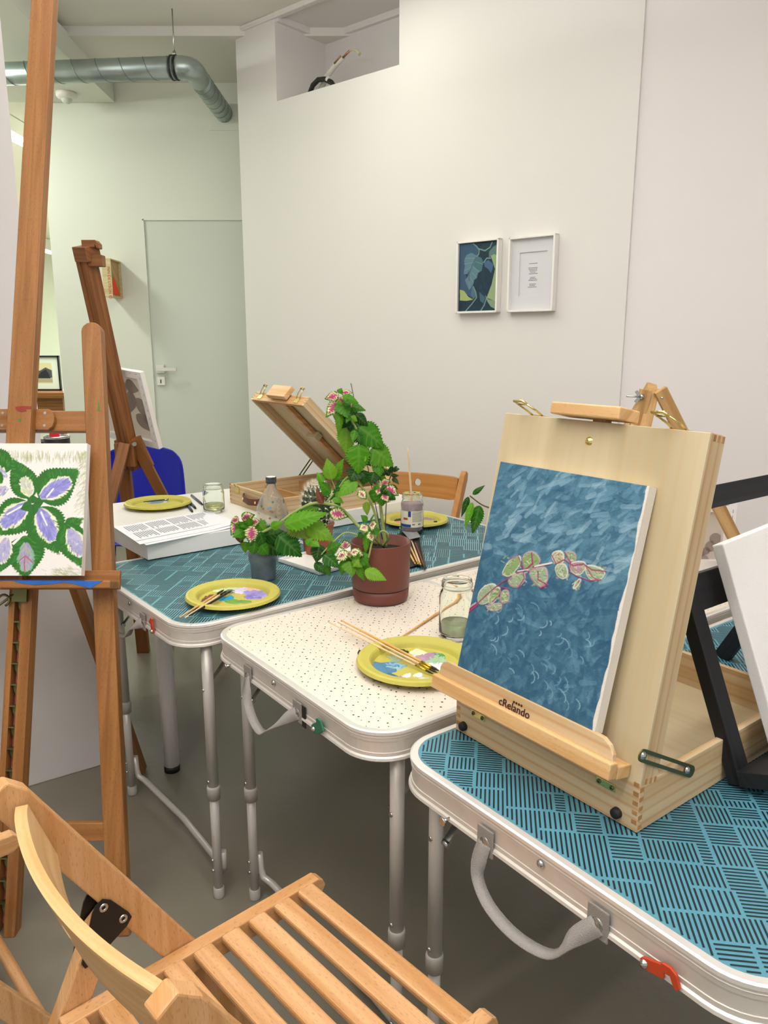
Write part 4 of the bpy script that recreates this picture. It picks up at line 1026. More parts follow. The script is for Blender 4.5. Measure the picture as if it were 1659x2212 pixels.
# ------------------------------------------------------------------ dark easel at the back with a canvas seen from behind
ea = thing('studio_easel', 'dark paint-spattered easel seen from behind near the blue chair', 'easel', (-1.0, 3.0, 0))
mT = R(186, 540, 2.80); mB = R(291, 1012, 3.0); md = (mB-mT).normalized()
side = V((.86, -.5, 0)); side = (side - md*side.dot(md)).normalized(); nb = md.cross(side).normalized()
for k in (-.027, .008):
    mb = MB(); mb.beam(mT + side*k, mB + side*k, .019, .050, side.cross(md)); mb.build('mast_rail', M_dark, ea, .001)
mb = MB(); mb.beam(mT + nb*.014 - side*.0095, mB + nb*.014 - side*.0095, .020, .014, side.cross(md)); mb.build('mast_back', M_dark, ea)
mb = MB(); mb.box(mT - side*.032 - nb*.032 - md*.014, side*.064, nb*.064, md*.05); mb.build('head_block', M_dark, ea, .002)
hk = Plane(mT + nb*0 - md*.015, side, -md)
mb = MB(); mb.prism([(-.005, -.008), (.040, -.008), (.040, .002), (.046, -.012), (.052, -.010), (.052, .004), (.042, .016), (-.005, .016)], Plane(hk.O, V((1, 0, 0)), K), -.02, .02); mb.build('head_hook', M_dark, ea, .001)
c1 = R(212, 562, 2.80)
mb = MB(); mb.box(c1 + V((-.03, -.018, -.022)), (.050, 0, 0), (0, .036, 0), (0, 0, .038)); mb.build('upper_clamp', M_dark, ea, .002)
def legto(px0, py0, Y0, px1, py1, Y1):
    a = R(px0, py0, Y0); b = R(px1, py1, Y1); d = b-a; return a, a + d*(a.z/(a.z-b.z))
for nm, ar in (('leg', (270, 958, 2.93, 240, 1075, 2.86)), ('leg', (288, 950, 2.96, 338, 1045, 3.02))):
    a, b = legto(*ar); mb = MB(); mb.beam(a, b, .042, .02, V((0, 1, 0))); mb.build(nm, M_dark, ea, .002)
a = R(262, 950, 3.02); mb = MB(); mb.beam(a, V((a.x+.015, 3.06, 0)), .05, .026, V((0, 1, 0))); mb.build('leg', M_dark, ea, .002)
mb = MB(); cpt = R(272, 985, 2.95); mb.beam(cpt + K*.05, cpt - K*.04, .075, .035, V((0, 1, 0))); mb.build('leg_joint', M_dark, ea, .002)
cpt = R(308, 975, 2.99); mb = MB(); mb.beam(R(292, 945, 2.97), R(322, 1008, 3.0), .040, .024, V((0, 1, 0))); mb.build('tray_bracket', M_dark, ea, .002)
mb = MB(); k1 = R(291, 958, 2.93); mb.cyl(k1, k1 + V((.005, -.02, 0)), .008, 12); mb.build('wing_screw', M_steel, ea)
# canvas seen from behind: corners
cTR = R(308, 806, 2.90); cBR = R(344, 971, 3.0); cBL = R(228, 944, 3.17)
Xc = (cBR - cBL); wC = Xc.length; Xc.normalize(); Yc = cTR - cBR; Yc = (Yc - Xc*Yc.dot(Xc)); hC = Yc.length; Yc.normalize()
pc = Plane(cBL, Xc, Yc)
def canvas_back(t, pl, w, h, sign=1):
    mb = MB(); mb.box(pl.at(.002, .002, -.019), pl.X*(w-.004), pl.Y*(h-.004), pl.N*.003); sh = mb.build('canvas_sheet', M_rawc, t)
    mb = MB(); b_ = .028
    for (a, b, c, d) in ((0, w, 0, b_), (0, w, h-b_, h), (0, b_, b_, h-b_), (w-b_, w, b_, h-b_)): mb.box(pl.at(a, c, -.0195), pl.X*(b-a), pl.Y*(d-c), pl.N*.0195)
    mb.build('stretcher_frame', M_canvas, t, .001)
    mb = MB(); rs = random.Random(2)
    for i in range(9):
        for (x, y, ax_, ay_) in ((w-.010, .03+i*(h-.06)/8, 0, 1), (.03+i*(w-.06)/8, h-.010, 1, 0)):
            mb.box(pl.at(x, y, 0), pl.X*(.009 if ax_ else .001), pl.Y*(.001 if ax_ else .009), pl.N*.0006)
    mb.build('staples', M_steel, t)
    return sh
cb = thing('stretched_canvas', 'canvas seen from behind on the dark easel beside the blue chair', 'painting', cBL)
sh = canvas_back(cb, pc, wC, hC)
mb = MB(); pb = Plane(pc.at(0, 0, -.0158), Xc, Yc)
for (bx, by, tx, ty, w_) in ((.22, .24, .30, .22, .03), (.25, .21, .20, .12, .03), (.27, .19, .33, .10, .032), (.24, .12, .32, .06, .03), (.20, .26, .17, .17, .03), (.27, .11, .36, .10, .02)):
    x_ = leafpoly(bx*wC/.36, by*hC/.3, tx*wC/.36, ty*hC/.3, w_, n=12)
    x_ = [(min(max(u, .028), wC-.028), min(max(v, .028), hC-.028)) for u, v in x_]; mb.prism(x_, pb, 0, .0004)
mb.build('show_through', M_blotch, sh)

# blue chair
bc = thing('shell_chair', 'glossy blue plastic shell chair by the back wall door', 'chair', (-1.02, 3.35, 0))
mb = MB(); nu, nv = 14, 14; g = []
cx_, cw2 = R(300, 1000, 3.42).x, .225
for j in range(nv+1):
    t_ = j/nv; row = []
    for i in range(nu+1):
        s_ = i/nu*2-1
        if t_ < .35:      # seat from front to back
            q = t_/.35; y = 3.12 + q*.32; z = .455 - .02*q + .02*(s_*s_) ; w2 = .205
        else:
            q = (t_-.35)/.65; y = 3.44 + q*.07 + .0; z = .44 + .385*q; w2 = .205*(1 - .14*q**2) + .0
            w2 *= (1 - max(0, q-.82)**2*7)
            z = min(z, .44+.385*q - (s_*s_)*max(0, q-.8)*.10)
        row.append(mb.vert((cx_ + s_*w2, y - .05*s_*s_*(1 if t_ > .35 else .2), z)))
    g.append(row)
for j in range(nv):
    for i in range(nu): mb.face((g[j][i], g[j][i+1], g[j+1][i+1], g[j+1][i]), None, 0, True)
sh_ = mb.build('shell', M_blue, bc); so = sh_.modifiers.new('thick', 'SOLIDIFY'); so.thickness = .012; sb = sh_.modifiers.new('sub', 'SUBSURF'); sb.levels = 1; sb.render_levels = 1
for ax_, ay_ in ((-.17, 3.14), (.17, 3.14), (-.17, 3.44), (.17, 3.44)):
    mb = MB(); mb.cyl((cx_+ax_*1.05, ay_, 0), (cx_+ax_*.8, ay_*.99+.03, .43), .011, 12); mb.build('leg', M_steel, bc)

# ------------------------------------------------------------------ pochade boxes (box easels)
def ring_prism(mb, outer, inner, pl, n0, n1, m=0):
    n = len(outer); A = [[mb.vert(pl.at(u, v, k)) for u, v in q] for q in (outer, inner) for k in (n0, n1)]
    o0, o1, i0, i1 = A
    for k in range(n):
        j = (k+1) % n
        mb.face((o1[k], o1[j], i1[j], i1[k]), None, m); mb.face((o0[k], i0[k], i0[j], o0[j]), None, m)
        mb.face((o0[k], o0[j], o1[j], o1[k]), None, m); mb.face((i0[k], i1[k], i1[j], i0[j]), None, m)
def stadium(x0, x1, r, n=8):
    return [(x1 + r*math.cos(a), r*math.sin(a)) for a in [-math.pi/2 + math.pi*i/n for i in range(n+1)]] + [(x0 + r*math.cos(a), r*math.sin(a)) for a in [math.pi/2 + math.pi*i/n for i in range(n+1)]]
def pochade(label, O, e, l, alpha, W=.339, D=.44, hT=.0654, L=.447, far=False):
    t = thing('box_easel', label, 'easel', O, math.atan2(e.y, e.x))
    O = V(O); th = .010
    def T(a, b, c): return O + e*a + l*b + K*c
    wm, wi = M_pine, M_pine2
    mb = MB(); mb.box(T(0, 0, 0), e*W, l*th, K*hT)
    for k in range(5):      # finger joints: end grain showing at the corners
        z = hT*(k+.25)/5
        mb.box(T(W-.0003, .001, z), l*(th-.002), e*.0008, K*(hT/10), 1)
        mb.box(T(W-th+.001, -.0004, z+hT/10), e*(th-.002), l*.0008, K*(hT/10), 1)
        mb.box(T(.001, -.0004, z+hT/10), e*(th-.002), l*.0008, K*(hT/10), 1)
    mb.build('tray_front', [M_pine, M_endg], t, .0008)
    mb = MB(); mb.box(T(0, D-th, 0), e*W, l*th, K*hT)
    for k in range(5):
        z = hT*(k+.25)/5
        for xx in (.001, W-th+.001): mb.box(T(xx, D-.0004, z+hT/10), e*(th-.002), l*.0008, K*(hT/10), 1)
    mb.build('tray_back', [M_pine, M_endg], t, .0008)
    for a in (T(0, th, 0), T(W-th, th, 0)):
        mb = MB(); mb.box(a, l*(D-2*th), e*th, K*hT); mb.build('tray_side', M_pine, t, .0005)
    mb = MB(); mb.box(T(th, th, .004), e*(W-2*th), l*(D-2*th), K*.004); mb.build('tray_floor', M_ply, t)
    if far:
        for b in (.16, .30):
            mb = MB(); mb.box(T(th, b, .008), e*(W-2*th), l*.006, K*(hT*.6)); mb.build('divider', M_pine2, t)
        mb = MB(); mb.box(T(W*.5, th, .008), e*.006, l*.15, K*(hT*.6)); mb.build('divider', M_pine2, t)
    u = K*math.cos(alpha) + l*math.sin(alpha); nf = K*math.sin(alpha) - l*math.cos(alpha)
    LO = T(0, 0, hT); lid = Plane(LO, e, u)      # lid.N = e x u
    sN = 1 if lid.N.dot(nf) > 0 else -1
    def LP(a, b, n): return lid.at(a, b, n*sN)
    dp = .036
    mb = MB(); mb.box(LP(.0, 0, -.005), u*L, e*W, nf*.005); lp_ = mb.build('lid_panel', M_ply, t, .0008)
    for (a, b, w_, h_) in ((0, 0, th, L), (W-th, 0, th, L)):
        mb = MB(); mb.box(LP(a, b, -dp), u*h_, e*w_, nf*(dp-.005))
        for k in range(3):
            z = -dp + (dp-.006)*(k+.2)/3
            if a > 0:
                for uu in (L-th+.001, .001): mb.box(LP(W-.0003, uu, z), u*(th-.002), e*.0008, nf*(dp/7), 1)
            mb.box(LP(a+.001, L-.0003, z+dp/7), e*(th-.002), u*.0008, nf*(dp/7), 1)
        mb.build('lid_side', [M_pine, M_endg], t, .0005)
    for b in (0, L-th):
        mb = MB(); mb.box(LP(th, b, -dp), e*(W-2*th), u*th, nf*(dp-.005)); mb.build('lid_end', M_pine2 if far else M_pine, t, .0005)
    # sliding holder rod inside the lid and top block
    mb = MB(); mb.box(LP(W/2-.011, .02, -.022), e*.022, u*(L-.0), nf*.014); mb.build('holder_rod', M_beech, t, .001)
    mb = MB(); mb.box(LP(W/2-.030, L*.55, -.034), e*.06, u*.022, nf*.026); mb.build('rod_guide', M_ply, t, .001)
    mb = MB(); mb.cyl(LP(W/2-.03, L-.02, -.022), LP(W/2-.05, L-.02, -.022), .004, 8); mb.box(LP(W/2-.048, L-.034, -.024), e*.004, u*.028, nf*.005); mb.build('wing_nut', M_bronze, t)
    bp_ = LP(.104, L+.004, -.026)
    mb = MB(); mb.box(bp_, e*.116, u*.017, nf*.046); mb.build('top_block', M_beechp, t, .002)
    for uu in (.043, .278):
        mb = MB()
        c = [LP(uu, L+.001, -.016), LP(uu+.004, L+.006, .004), LP(uu-.004, L+.013, .016), LP(uu+.012, L+.014, .016), LP(uu+.022, L+.007, .004), LP(uu+.020, L+.001, -.016)]
        mb.tube(c, .0016, 8); mb.box(LP(uu-.002, L+.0002, -.03), e*.024, u*.002, nf*.018); mb.tube([LP(uu-.004, L+.013, .015), LP(uu-.012, L+.017, .018), LP(uu+.006, L+.018, .020), LP(uu+.012, L+.014, .016)], .0022, 8)
        mb.build('lid_catch', M_brass, t)
    mb = MB(); mb.lathe([(0, .003), (.004, .0025), (.0065, 0)], LP(.165, .419, 0), nf, 16); mb.build('brass_knob', M_brass, lp_)
    # hinges, feet, slotted stay
    fpn = Plane(T(0, -.0004, 0), e, K)
    for a in (.050, .289):
        mb = MB(); mb.box(T(a-.015, -.0015, hT-.026), e*.030, l*.0014, K*.010); hg = mb.build('hinge', M_brass, t, .0004)
        for da in (-.010, .010):
            mb = MB(); mb.lathe([(.0012, .0016), (.0030, .0012), (.0032, 0)], T(a+da, -.0015, hT-.021), -l, 12); mb.build('hinge_screw', M_bronze, hg)
    for a in (.019, .309):
        mb = MB(); mb.lathe([(0, .008), (.0055, .008), (.007, .0065), (.0075, 0)], T(a, 0, .0135), -l, 18); mb.build('rubber_foot', M_rubber, t)
    mb = MB(); q0 = T(W+.0018, .0, hT) + l*(-.003) + K*.045; q1 = T(W+.0018, .0, hT) + l*.113 - K*.019
    if far: q0 = LP(W+.0018, .11, -.02); q1 = T(W+.0018, .16, hT-.012)
    dX = (q1-q0); Ls = dX.length; dX.normalize(); pS = Plane(q0, dX, e.cross(dX))
    ring_prism(mb, stadium(0, Ls, .0085), stadium(.004, Ls-.004 if not far else Ls-.004, .0035), pS, -.0008, .0008); st = mb.build('slotted_stay', M_bronze, t)
    for q in (q0, q1 - dX*.012):
        mb = MB(); mb.lathe([(0, .004), (.004, .003), (.0055, 0)], q + e*.0005, e, 14); mb.build('stay_screw', M_steel, st)
    if far:
        # leather handle and clasps on the end facing the room
        for a in (.06, W-.06):
            mb = MB(); mb.box(T(a-.014, D, hT-.022), e*.028, l*.003, K*.020); mb.tube([T(a-.01, D+.003, hT-.002), T(a-.012, D+.008, hT+.006), T(a+.012, D+.008, hT+.006), T(a+.01, D+.003, hT-.002)], .0015, 8); mb.build('clasp', M_brass, t)
        mb = MB(); pts = [T(W/2-.060, D+.003, hT-.026), T(W/2-.045, D+.014, hT-.030), T(W/2, D+.018, hT-.034), T(W/2+.045, D+.014, hT-.030), T(W/2+.060, D+.003, hT-.026)]
        mb.ribbon(pts, K*.022, .005); hd = mb.build('handle', M_leather, t, .001)
        for a in (-.042, .042):
            mb = MB(); mb.lathe([(0, .003), (.004, .002), (.0045, 0)], T(W/2+a, D+.0175, hT-.030), l, 12); mb.build('handle_stud', M_brass, hd)
    # canvas ledge on the outside of the lid
    bpl = Plane(LP(0, 0, .028), e, u)
    pts = [(.006, .016), (.298, .016), (.318, .018), (.316, .036), (.309, .046), (.298, .052), (.280, .053), (.004, .053), (-.006, .049), (-.010, .040), (-.010, .018)]
    n_ = .008*sN
    mb = MB(); mb.prism(pts, bpl, 0, n_); bl = mb.build('ledge_board', M_pine, t, .0015)
    mb = MB(); mb.box(LP(-.012, .004, -.0), e*.334, u*.018, nf*.028); mb.box(LP(-.014, .006, .030), e*.336, u*.022, nf*.016); mb.build('ledge', M_beechp, t, .002)
    t['x'] = 0; del t['x']
    return t, lid, LP, u, nf
al = math.radians(11.5)
e1 = V((.6042, -.7968, 0)); l1 = V((.7968, .6042, 0))
bx1, lid1, LP1, u1, nf1 = pochade('open pine box easel holding the blue branch painting on the front table', V((.321, .868, .6715)) - e1*.339, e1, l1, al)
lgp = Plane(LP1(0, 0, .0365), e1, u1)
u0, v0 = lgp.hit(1079, 1507); u1_, v1_ = lgp.hit(1141, 1532)
ang_ = math.atan2(v1_-v0, u1_-u0)
text_part('maker_mark', 'cRelando', .0158, lgp, u0, .0285, .0002, M_logo, bx1, 0, .0004)
mb = MB()
for k in range(4):
    a = 2*math.pi*k/4; mb.cyl(lgp.at(u0+.0275+k*.0048, .0415, .0001), lgp.at(u0+.0275+k*.0048, .0415, .0005), .0017, 10)
mb.build('maker_mark_dots', M_logo, bx1)

c0 = P(497, 1085, .7405); a2 = 38.0
lD = dirz(a2); eD = V((lD.y, -lD.x, 0))
O2 = c0 + lD*.44 + eD*.34
bx2, lid2, LP2, u2_, nf2 = pochade('open pine box easel with brown leather handle on the white desk', O2, -eD, -lD, math.radians(46), far=True)
mb = MB(); q = V((0, 0, 0))
# ------------------------------------------------------------------ blue branch painting
cO = LP1(.016, .050, .034); 
pTL = LP1(.034, .372, .018); pTR = LP1(.290, .372, .018); pBR = LP1(.276, .050, .034)
Xb = (pBR - cO); wB = Xb.length; Xb.normalize(); Yb = (pTL + (pTR-pTL)*.0 - cO); Yb = ((pTL+pTR)*.5 - (cO+pBR)*.5)
Xb = ((pTR-pTL)+(pBR-cO)).normalized(); Yb = Yb - Xb*Yb.dot(Xb); hB_ = Yb.length; Yb.normalize()
cen = (pTL+pTR+pBR+cO)*.25; wB = .258
cor = cen - Xb*wB/2 - Yb*hB_/2
Nb = Xb.cross(Yb)
pb1 = Plane(cor, Xb, Yb)
nx, ny = 400, 496
p = Paint(nx, ny, '#3a677f'); mq = quad_map(pb1, wB, hB_, nx, ny); rs = random.Random(9)
blues = ['#36637b', '#406f86', '#305d76', '#4e7b92', '#3b687e', '#295671', '#457387', '#335f79', '#57849a']
for i in range(2600):
    x, y = rs.uniform(-5, nx+5), rs.uniform(-5, ny+5); t_ = y/ny
    an = rs.gauss(-.65, .45) if t_ < .5 else rs.gauss(-.9, .9); ln = rs.uniform(12, 46); r_ = rs.uniform(3, 10); cv = rs.uniform(-.5, .5)
    col = rs.choice(blues)
    if t_ < .42 and rs.random() < .22: col = rs.choice(['#7096a8', '#618b9f', '#558296'])
    if t_ > .45 and rs.random() < .45: col = rs.choice(['#265471', '#2b5976', '#24506c'])
    a_ = rs.uniform(.18, .6); h_ = rs.uniform(.3, 1)
    pts = []
    for k in range(4): pts.append((x, y)); x += math.cos(an)*ln/3; y += math.sin(an)*ln/3; an += cv/3
    p.line(pts, r_, col, a_, h_, r1=r_*.6)
for i in range(90):
    x, y = rs.uniform(40, nx-20), rs.uniform(10, ny*.42); an = rs.gauss(-.6, .35); ln = rs.uniform(18, 45)
    p.cap(x, y, x+math.cos(an)*ln, y+math.sin(an)*ln, rs.uniform(3, 6), rs.choice(['#86abbc', '#7ba2b4', '#93b4c2']), .55, 1.0, bristle=.5)
for i in range(45):
    x, y = rs.uniform(60, nx-60), rs.uniform(ny*.6, ny*.95); an = rs.uniform(-2, 0); r0 = rs.uniform(8, 22)
    pts = [(x+r0*math.cos(an+k*.35), y+r0*math.sin(an+k*.35)*.7) for k in range(6)]; p.line(pts, 1.8, rs.choice(['#6e9cb0', '#5f8fa6', '#8ab0bf']), .5, .9)
def B(x, y): return mq(900 + x/2.186, 820 + y/2.186)
def chai(pts, n=2):
    for _ in range(n): pts = [q for i in range(len(pts)) for q in ((.75*pts[i][0]+.25*pts[(i+1) % len(pts)][0], .75*pts[i][1]+.25*pts[(i+1) % len(pts)][1]), (.25*pts[i][0]+.75*pts[(i+1) % len(pts)][0], .25*pts[i][1]+.75*pts[(i+1) % len(pts)][1]))]
    return pts
def bz(pts, col, **k): p.poly([B(*q) for q in chai(pts)], col, **k)
def bl_(pts, r, col, **k): p.line([B(*q) for q in pts], r, col, **k)
wine, pale, grn, grn2 = '#96305f', '#c9c9b8', '#7f9a63', '#8fa283'
shapes = [([(290, 1010), (320, 975), (365, 960), (385, 985), (360, 1030), (330, 1060), (290, 1060)], grn2), ([(345, 1000), (390, 975), (400, 1000), (370, 1050), (340, 1060)], grn),
 ([(330, 1070), (400, 1050), (405, 1080), (370, 1095), (335, 1085)], grn2), ([(400, 1000), (435, 988), (438, 1045), (410, 1060), (395, 1040)], grn),
 ([(410, 900), (440, 850), (490, 825), (495, 870), (440, 935), (405, 920)], grn), ([(430, 940), (500, 900), (520, 940), (480, 985), (440, 975)], grn2),
 ([(495, 830), (550, 805), (590, 850), (570, 880), (540, 905), (510, 900)], grn), ([(530, 905), (600, 880), (620, 900), (620, 960), (580, 985), (540, 940)], grn2),
 ([(640, 815), (690, 805), (700, 860), (670, 880), (640, 850)], '#b3a58e'), ([(650, 880), (700, 865), (720, 910), (700, 945), (665, 930)], grn2), ([(700, 810), (750, 815), (755, 860), (725, 865)], grn),
 ([(720, 865), (790, 855), (805, 885), (770, 930), (730, 905)], '#a3888e'), ([(810, 870), (900, 900), (870, 950), (815, 945), (795, 900)], grn2), ([(735, 990), (765, 940), (780, 945), (755, 985)], wine)]
for pts, col in shapes:
    bz(pts, col, h=1.4); xs = [q[0] for q in pts]; ys = [q[1] for q in pts]
    for _ in range(26):
        x, y = rs.uniform(min(xs)+8, max(xs)-8), rs.uniform(min(ys)+8, max(ys)-8); bl_([(x, y), (x+rs.uniform(-14, 14), y+rs.uniform(-8, 14))], 2.0, rs.choice(['#9db08a', '#6d8a52', '#b9bfa6', '#87a070', '#c2c3b0', '#a98f92']), a=.55, h=1.4)
    cp_ = chai(pts); bl_(cp_ + cp_[:1], 1.7, pale if rs.random() < .5 else '#b48a9a', a=.8, h=1.8)
for pts, r_ in (([(200, 1135), (245, 1095), (285, 1062)], 4.5), ([(285, 1062), (340, 1010), (400, 960), (450, 930)], 2), ([(475, 912), (520, 895), (550, 870), (545, 820)], 2.6), ([(550, 885), (630, 870)], 2.2), ([(640, 830), (660, 870), (700, 850), (740, 880), (790, 870), (830, 900), (895, 905)], 1.8), ([(575, 905), (575, 945), (620, 970), (585, 985)], 2), ([(440, 850), (480, 830), (500, 880), (510, 940), (480, 985)], 1.6), ([(360, 1050), (390, 1020), (400, 980), (435, 990)], 1.6), ([(700, 815), (730, 865), (720, 905), (760, 930), (820, 950), (870, 945)], 1.6), ([(800, 880), (830, 930), (860, 950)], 1.6)):
    bl_(pts, r_, wine, a=.9, h=2)
bl_([(560, 882), (640, 866)], 2.2, '#ddd6cc', a=.9, h=2); bl_([(215, 1105), (250, 1075), (280, 1055)], 2.4, '#c9b3b8', a=.7, h=2); bl_([(478, 905), (530, 897)], 1.6, '#ddd6cc', a=.9, h=2)
for sx in range(ny):     # white unpainted strip down the right edge
    wv = 3 + 1.3*math.sin(sx*.031) + .9*math.sin(sx*.083+1) + .35*math.sin(sx*.19); xx = nx-1-wv*1.3-(2 if sx > ny*.5 else 0); x = int(xx); f_ = 1-(xx-x); p.c[sx, x+1:] = lin('#d8d2c8'); p.c[sx, x] = p.c[sx, x]*(1-f_) + np.array(lin('#d8d2c8'))*f_
mb = painted_mb(p, pb1, wB, hB_, .017, side='#ddd8ce', hs=.0008)
tag(mb.build('stretched_canvas', M_col), 'blue brush-stroke canvas with a green and wine-red branch in front', 'painting')

# ------------------------------------------------------------------ black table easel with a blank canvas
F0 = P(1600, 1712, .6715); XB = dirz(36.8); YB = V((-XB.y, XB.x, 0)); a3 = math.radians(20.5)
uB = K*math.cos(a3) + YB*math.sin(a3); PB = Plane(F0, XB, uB)
be = thing('table_easel', 'black stained wooden table easel holding a blank white canvas', 'easel', F0)
def bb(mb, a, b, c, d, w, n0=-.02, n1=0): mb.beam(PB.at(a, b, (n0+n1)/2), PB.at(c, d, (n0+n1)/2), w, abs(n1-n0), PB.N)
mb = MB(); bb(mb, .020, .008, -.005, .40, .030); mb.build('front_leg', M_blackwood, be, .001)
mb = MB(); bb(mb, .385, .008, .375, .40, .030); mb.build('front_leg', M_blackwood, be, .001)
mb = MB(); bb(mb, .012, .279, .370, .279, .052); mb.build('crossbar', M_blackwood, be, .001)
mb = MB(); bb(mb, -.02, .408, .400, .408, .033, 0, .014); mb.build('top_bar', M_blackwood, be, .001)
mb = MB(); bb(mb, .0, .018, .400, .018, .022, -.0, .05); mb.build('ledge', M_blackwood, be, .001)
rf = P(1548, 1418, .6715); mb = MB(); mb.beam(PB.at(.37, .285, -.02), V((rf.x+.012, rf.y-.0, .6715)), .03, .018, XB); mb.build('rear_leg', M_blackwood, be, .001)
ct = math.radians(3.5); XR = XB*math.cos(ct)+uB*math.sin(ct); UR = uB*math.cos(ct)-XB*math.sin(ct)
pcv = Plane(PB.at(.058, .031, .040), XR, UR)
bn3 = thing('blank_canvas', 'blank white stretched canvas leaning on the black table easel', 'canvas', pcv.O)
mb = MB(); mb.box(pcv.at(0, 0, -.018), pcv.X*.24, pcv.Y*.31, pcv.N*.018); mb.build('canvas_body', M_canvas, bn3, .002)
mb = MB(); mb.box(pcv.at(.02, .02, -.0195), pcv.X*.2, pcv.Y*.27, pcv.N*.001); mb.build('canvas_underside', M_rawc, bn3)

# ------------------------------------------------------------------ old pine tripod easel behind, canvas seen from behind
we = thing('table_easel', 'old pine tripod easel with a wing nut behind the blue painting', 'easel', (.7, 1.85, .677))
tp = R(1410, 840, 1.82)
mb = MB(); mb.beam(tp + V((0, .0, .004)), V((.50, 2.12, .700)), .024, .034, V((0, 1, 0))); mb.build('rear_leg', M_oldpine, we, .001)
mb = MB(); mb.beam(tp + V((-.000, 0, 0)), R(1372, 1000, 1.78) , .026, .026, V((0, 1, 0))); mb.build('centre_post', M_oldpine, we, .001)
rA = R(1426, 842, 1.80); rB = R(1600, 1190, 1.84); d = rB-rA; rC = rA + d*((rA.z-.684)/(rA.z-rB.z))
mb = MB(); mb.beam(rA, rC, .030, .014, V((0, 1, 0))); mb.build('front_leg', M_oldpine, we, .001)
rA2 = R(1395, 842, 1.80); rB2 = R(1374, 925, 1.80); d = rB2-rA2; rC2 = rA2 + d*((rA2.z-.684)/(rA2.z-rB2.z))
mb = MB(); mb.beam(rA2, rC2, .026, .014, V((0, 1, 0))); mb.build('front_leg', M_oldpine, we, .001)
mb = MB(); mb.beam(V((rC2.x, 1.83, .692)), V((rC.x-.01, 1.84, .692)), .024, .014, V((0, 1, 0))); mb.build('crossbar', M_oldpine, we, .001)
mb = MB(); wn = R(1390, 857, 1.79); mb.cyl(wn, R(1353, 856, 1.79), .0022, 8)
for dy in (-1, 1): mb.beam(wn + V((-.008, 0, 0)), wn + V((-.018, 0, dy*.013)), .007, .003, V((0, 1, 0)))
mb.cyl(wn, wn+V((-.008, 0, 0)), .006, 8); mb.build('wing_nut', M_steel, we)
mb = MB(); k2 = R(1430, 860, 1.785); mb.sphere(k2, .0035, 6); mb.build('bolt_head', M_steel, we)
cv = thing('stretched_canvas', 'canvas with grey shapes showing through, seen from behind on the pine tripod easel', 'painting', (.75, 1.9, .70))
pR = Plane(V((.50, 1.93, .70)), V((1, -.02, 0)), V((0, .0, 1)))
wR = R(1586, 1150, 1.925).x - .50; hR = R(1586, 1083, 1.925).z - .70
sh = canvas_back(cv, pR, wR, hR)
mb = MB(); pbk = Plane(pR.at(0, 0, -.0158), pR.X, pR.Y)
def blob(cx, cy, rx, ry, n=20): return [(cx+rx*math.cos(2*math.pi*k/n), cy+ry*math.sin(2*math.pi*k/n)) for k in range(n)]
for px_, py_, r_ in ((1545, 1163, 13), (1535, 1180, 13), (1525, 1190, 9), (1515, 1195, 8)):
    uu, vv = pbk.hit(px_, py_); mb.prism(blob(uu, vv, r_/1662*1.9, r_/1662*1.9), pbk, 0, .0004)
uu, vv = pbk.hit(1500, 1212); mb.prism(blob(uu, vv, .038, .024), pbk, 0, .0004)
mb.build('show_through', M_blotch, sh)

# ------------------------------------------------------------------ table ware
def plate(label, c, z, r=.11, tilt=0):
    t = thing('paper_plate', label, 'plate', (c[0], c[1], z), 0, 'olive paper plates used as palettes')
    k = r/.11
    prof = [(0, .0022), (.076, .0022), (.080, .004), (.0845, .0125), (.0875, .0155), (.093, .0165), (.104, .0195), (.109, .0180), (.1115, .0120), (.1105, .0115), (.1080, .0160), (.1035, .0178), (.093, .0148), (.0865, .0135), (.0835, .011), (.079, .0016), (.074, .0), (0, 0)]
    mb = MB(); mb.lathe([(a*k, b) for a, b in prof], (c[0], c[1], z), K, 96, smooth=False); mb.build('plate_body', M_plate, t)
    return t
dabm = {}
def dab(t, z, px, py, rx, ry, col, ang=0, h=.002, seed=0, rough=.35):
    q = P(px, py, z+.004); rs = random.Random(int(px*7+py)); mb = MB(); n = 22; kx = rx*1.2/1662; ky = ry*1.2/1662
    D_ = (q - CAM).length; ax_ = kx*D_; ay_ = ky*D_/max(.2, abs((q-CAM).normalized().z)); ca, sa = math.cos(ang), math.sin(ang)
    ph = [rs.uniform(0, 6.28) for _ in range(5)]
    rings = []
    for (f, hh) in ((1, -.0012), (.93, h*.55), (.75, h), (.45, h*.8), (.2, h*1.05)):
        row = []
        for k in range(n):
            a = 2*math.pi*k/n; w_ = 1 + .20*math.sin(2*a+ph[0]) + .14*math.sin(3*a+ph[1]) + .10*math.sin(5*a+ph[2]) + .06*math.sin(7*a+ph[3])
            x, y = ax_*f*w_*math.cos(a), ay_*f*w_*math.sin(a)
            row.append(mb.vert((q.x + x*ca - y*sa, q.y + x*sa + y*ca, z + .0022 + hh*(1 if f == 1 else 1+.5*math.sin(k*1.9+f*9+ph[4])))))
        rings.append(row)
    for a_, b_ in zip(rings, rings[1:]):
        for k in range(n): k2 = (k+1) % n; mb.face((a_[k], a_[k2], b_[k2], b_[k]), None, 0, True)
    mb.face(rings[-1], None, 0, True)
    if col not in dabm: dabm[col] = mat('paint_' + col[1:], col, rough, var=.12, vscale=120)
    mb.build('paint_dab', dabm[col], t)
pB_ = plate('olive paper plate with blue and wine paint on the cream table', (.062, 1.372), TB, .1135)
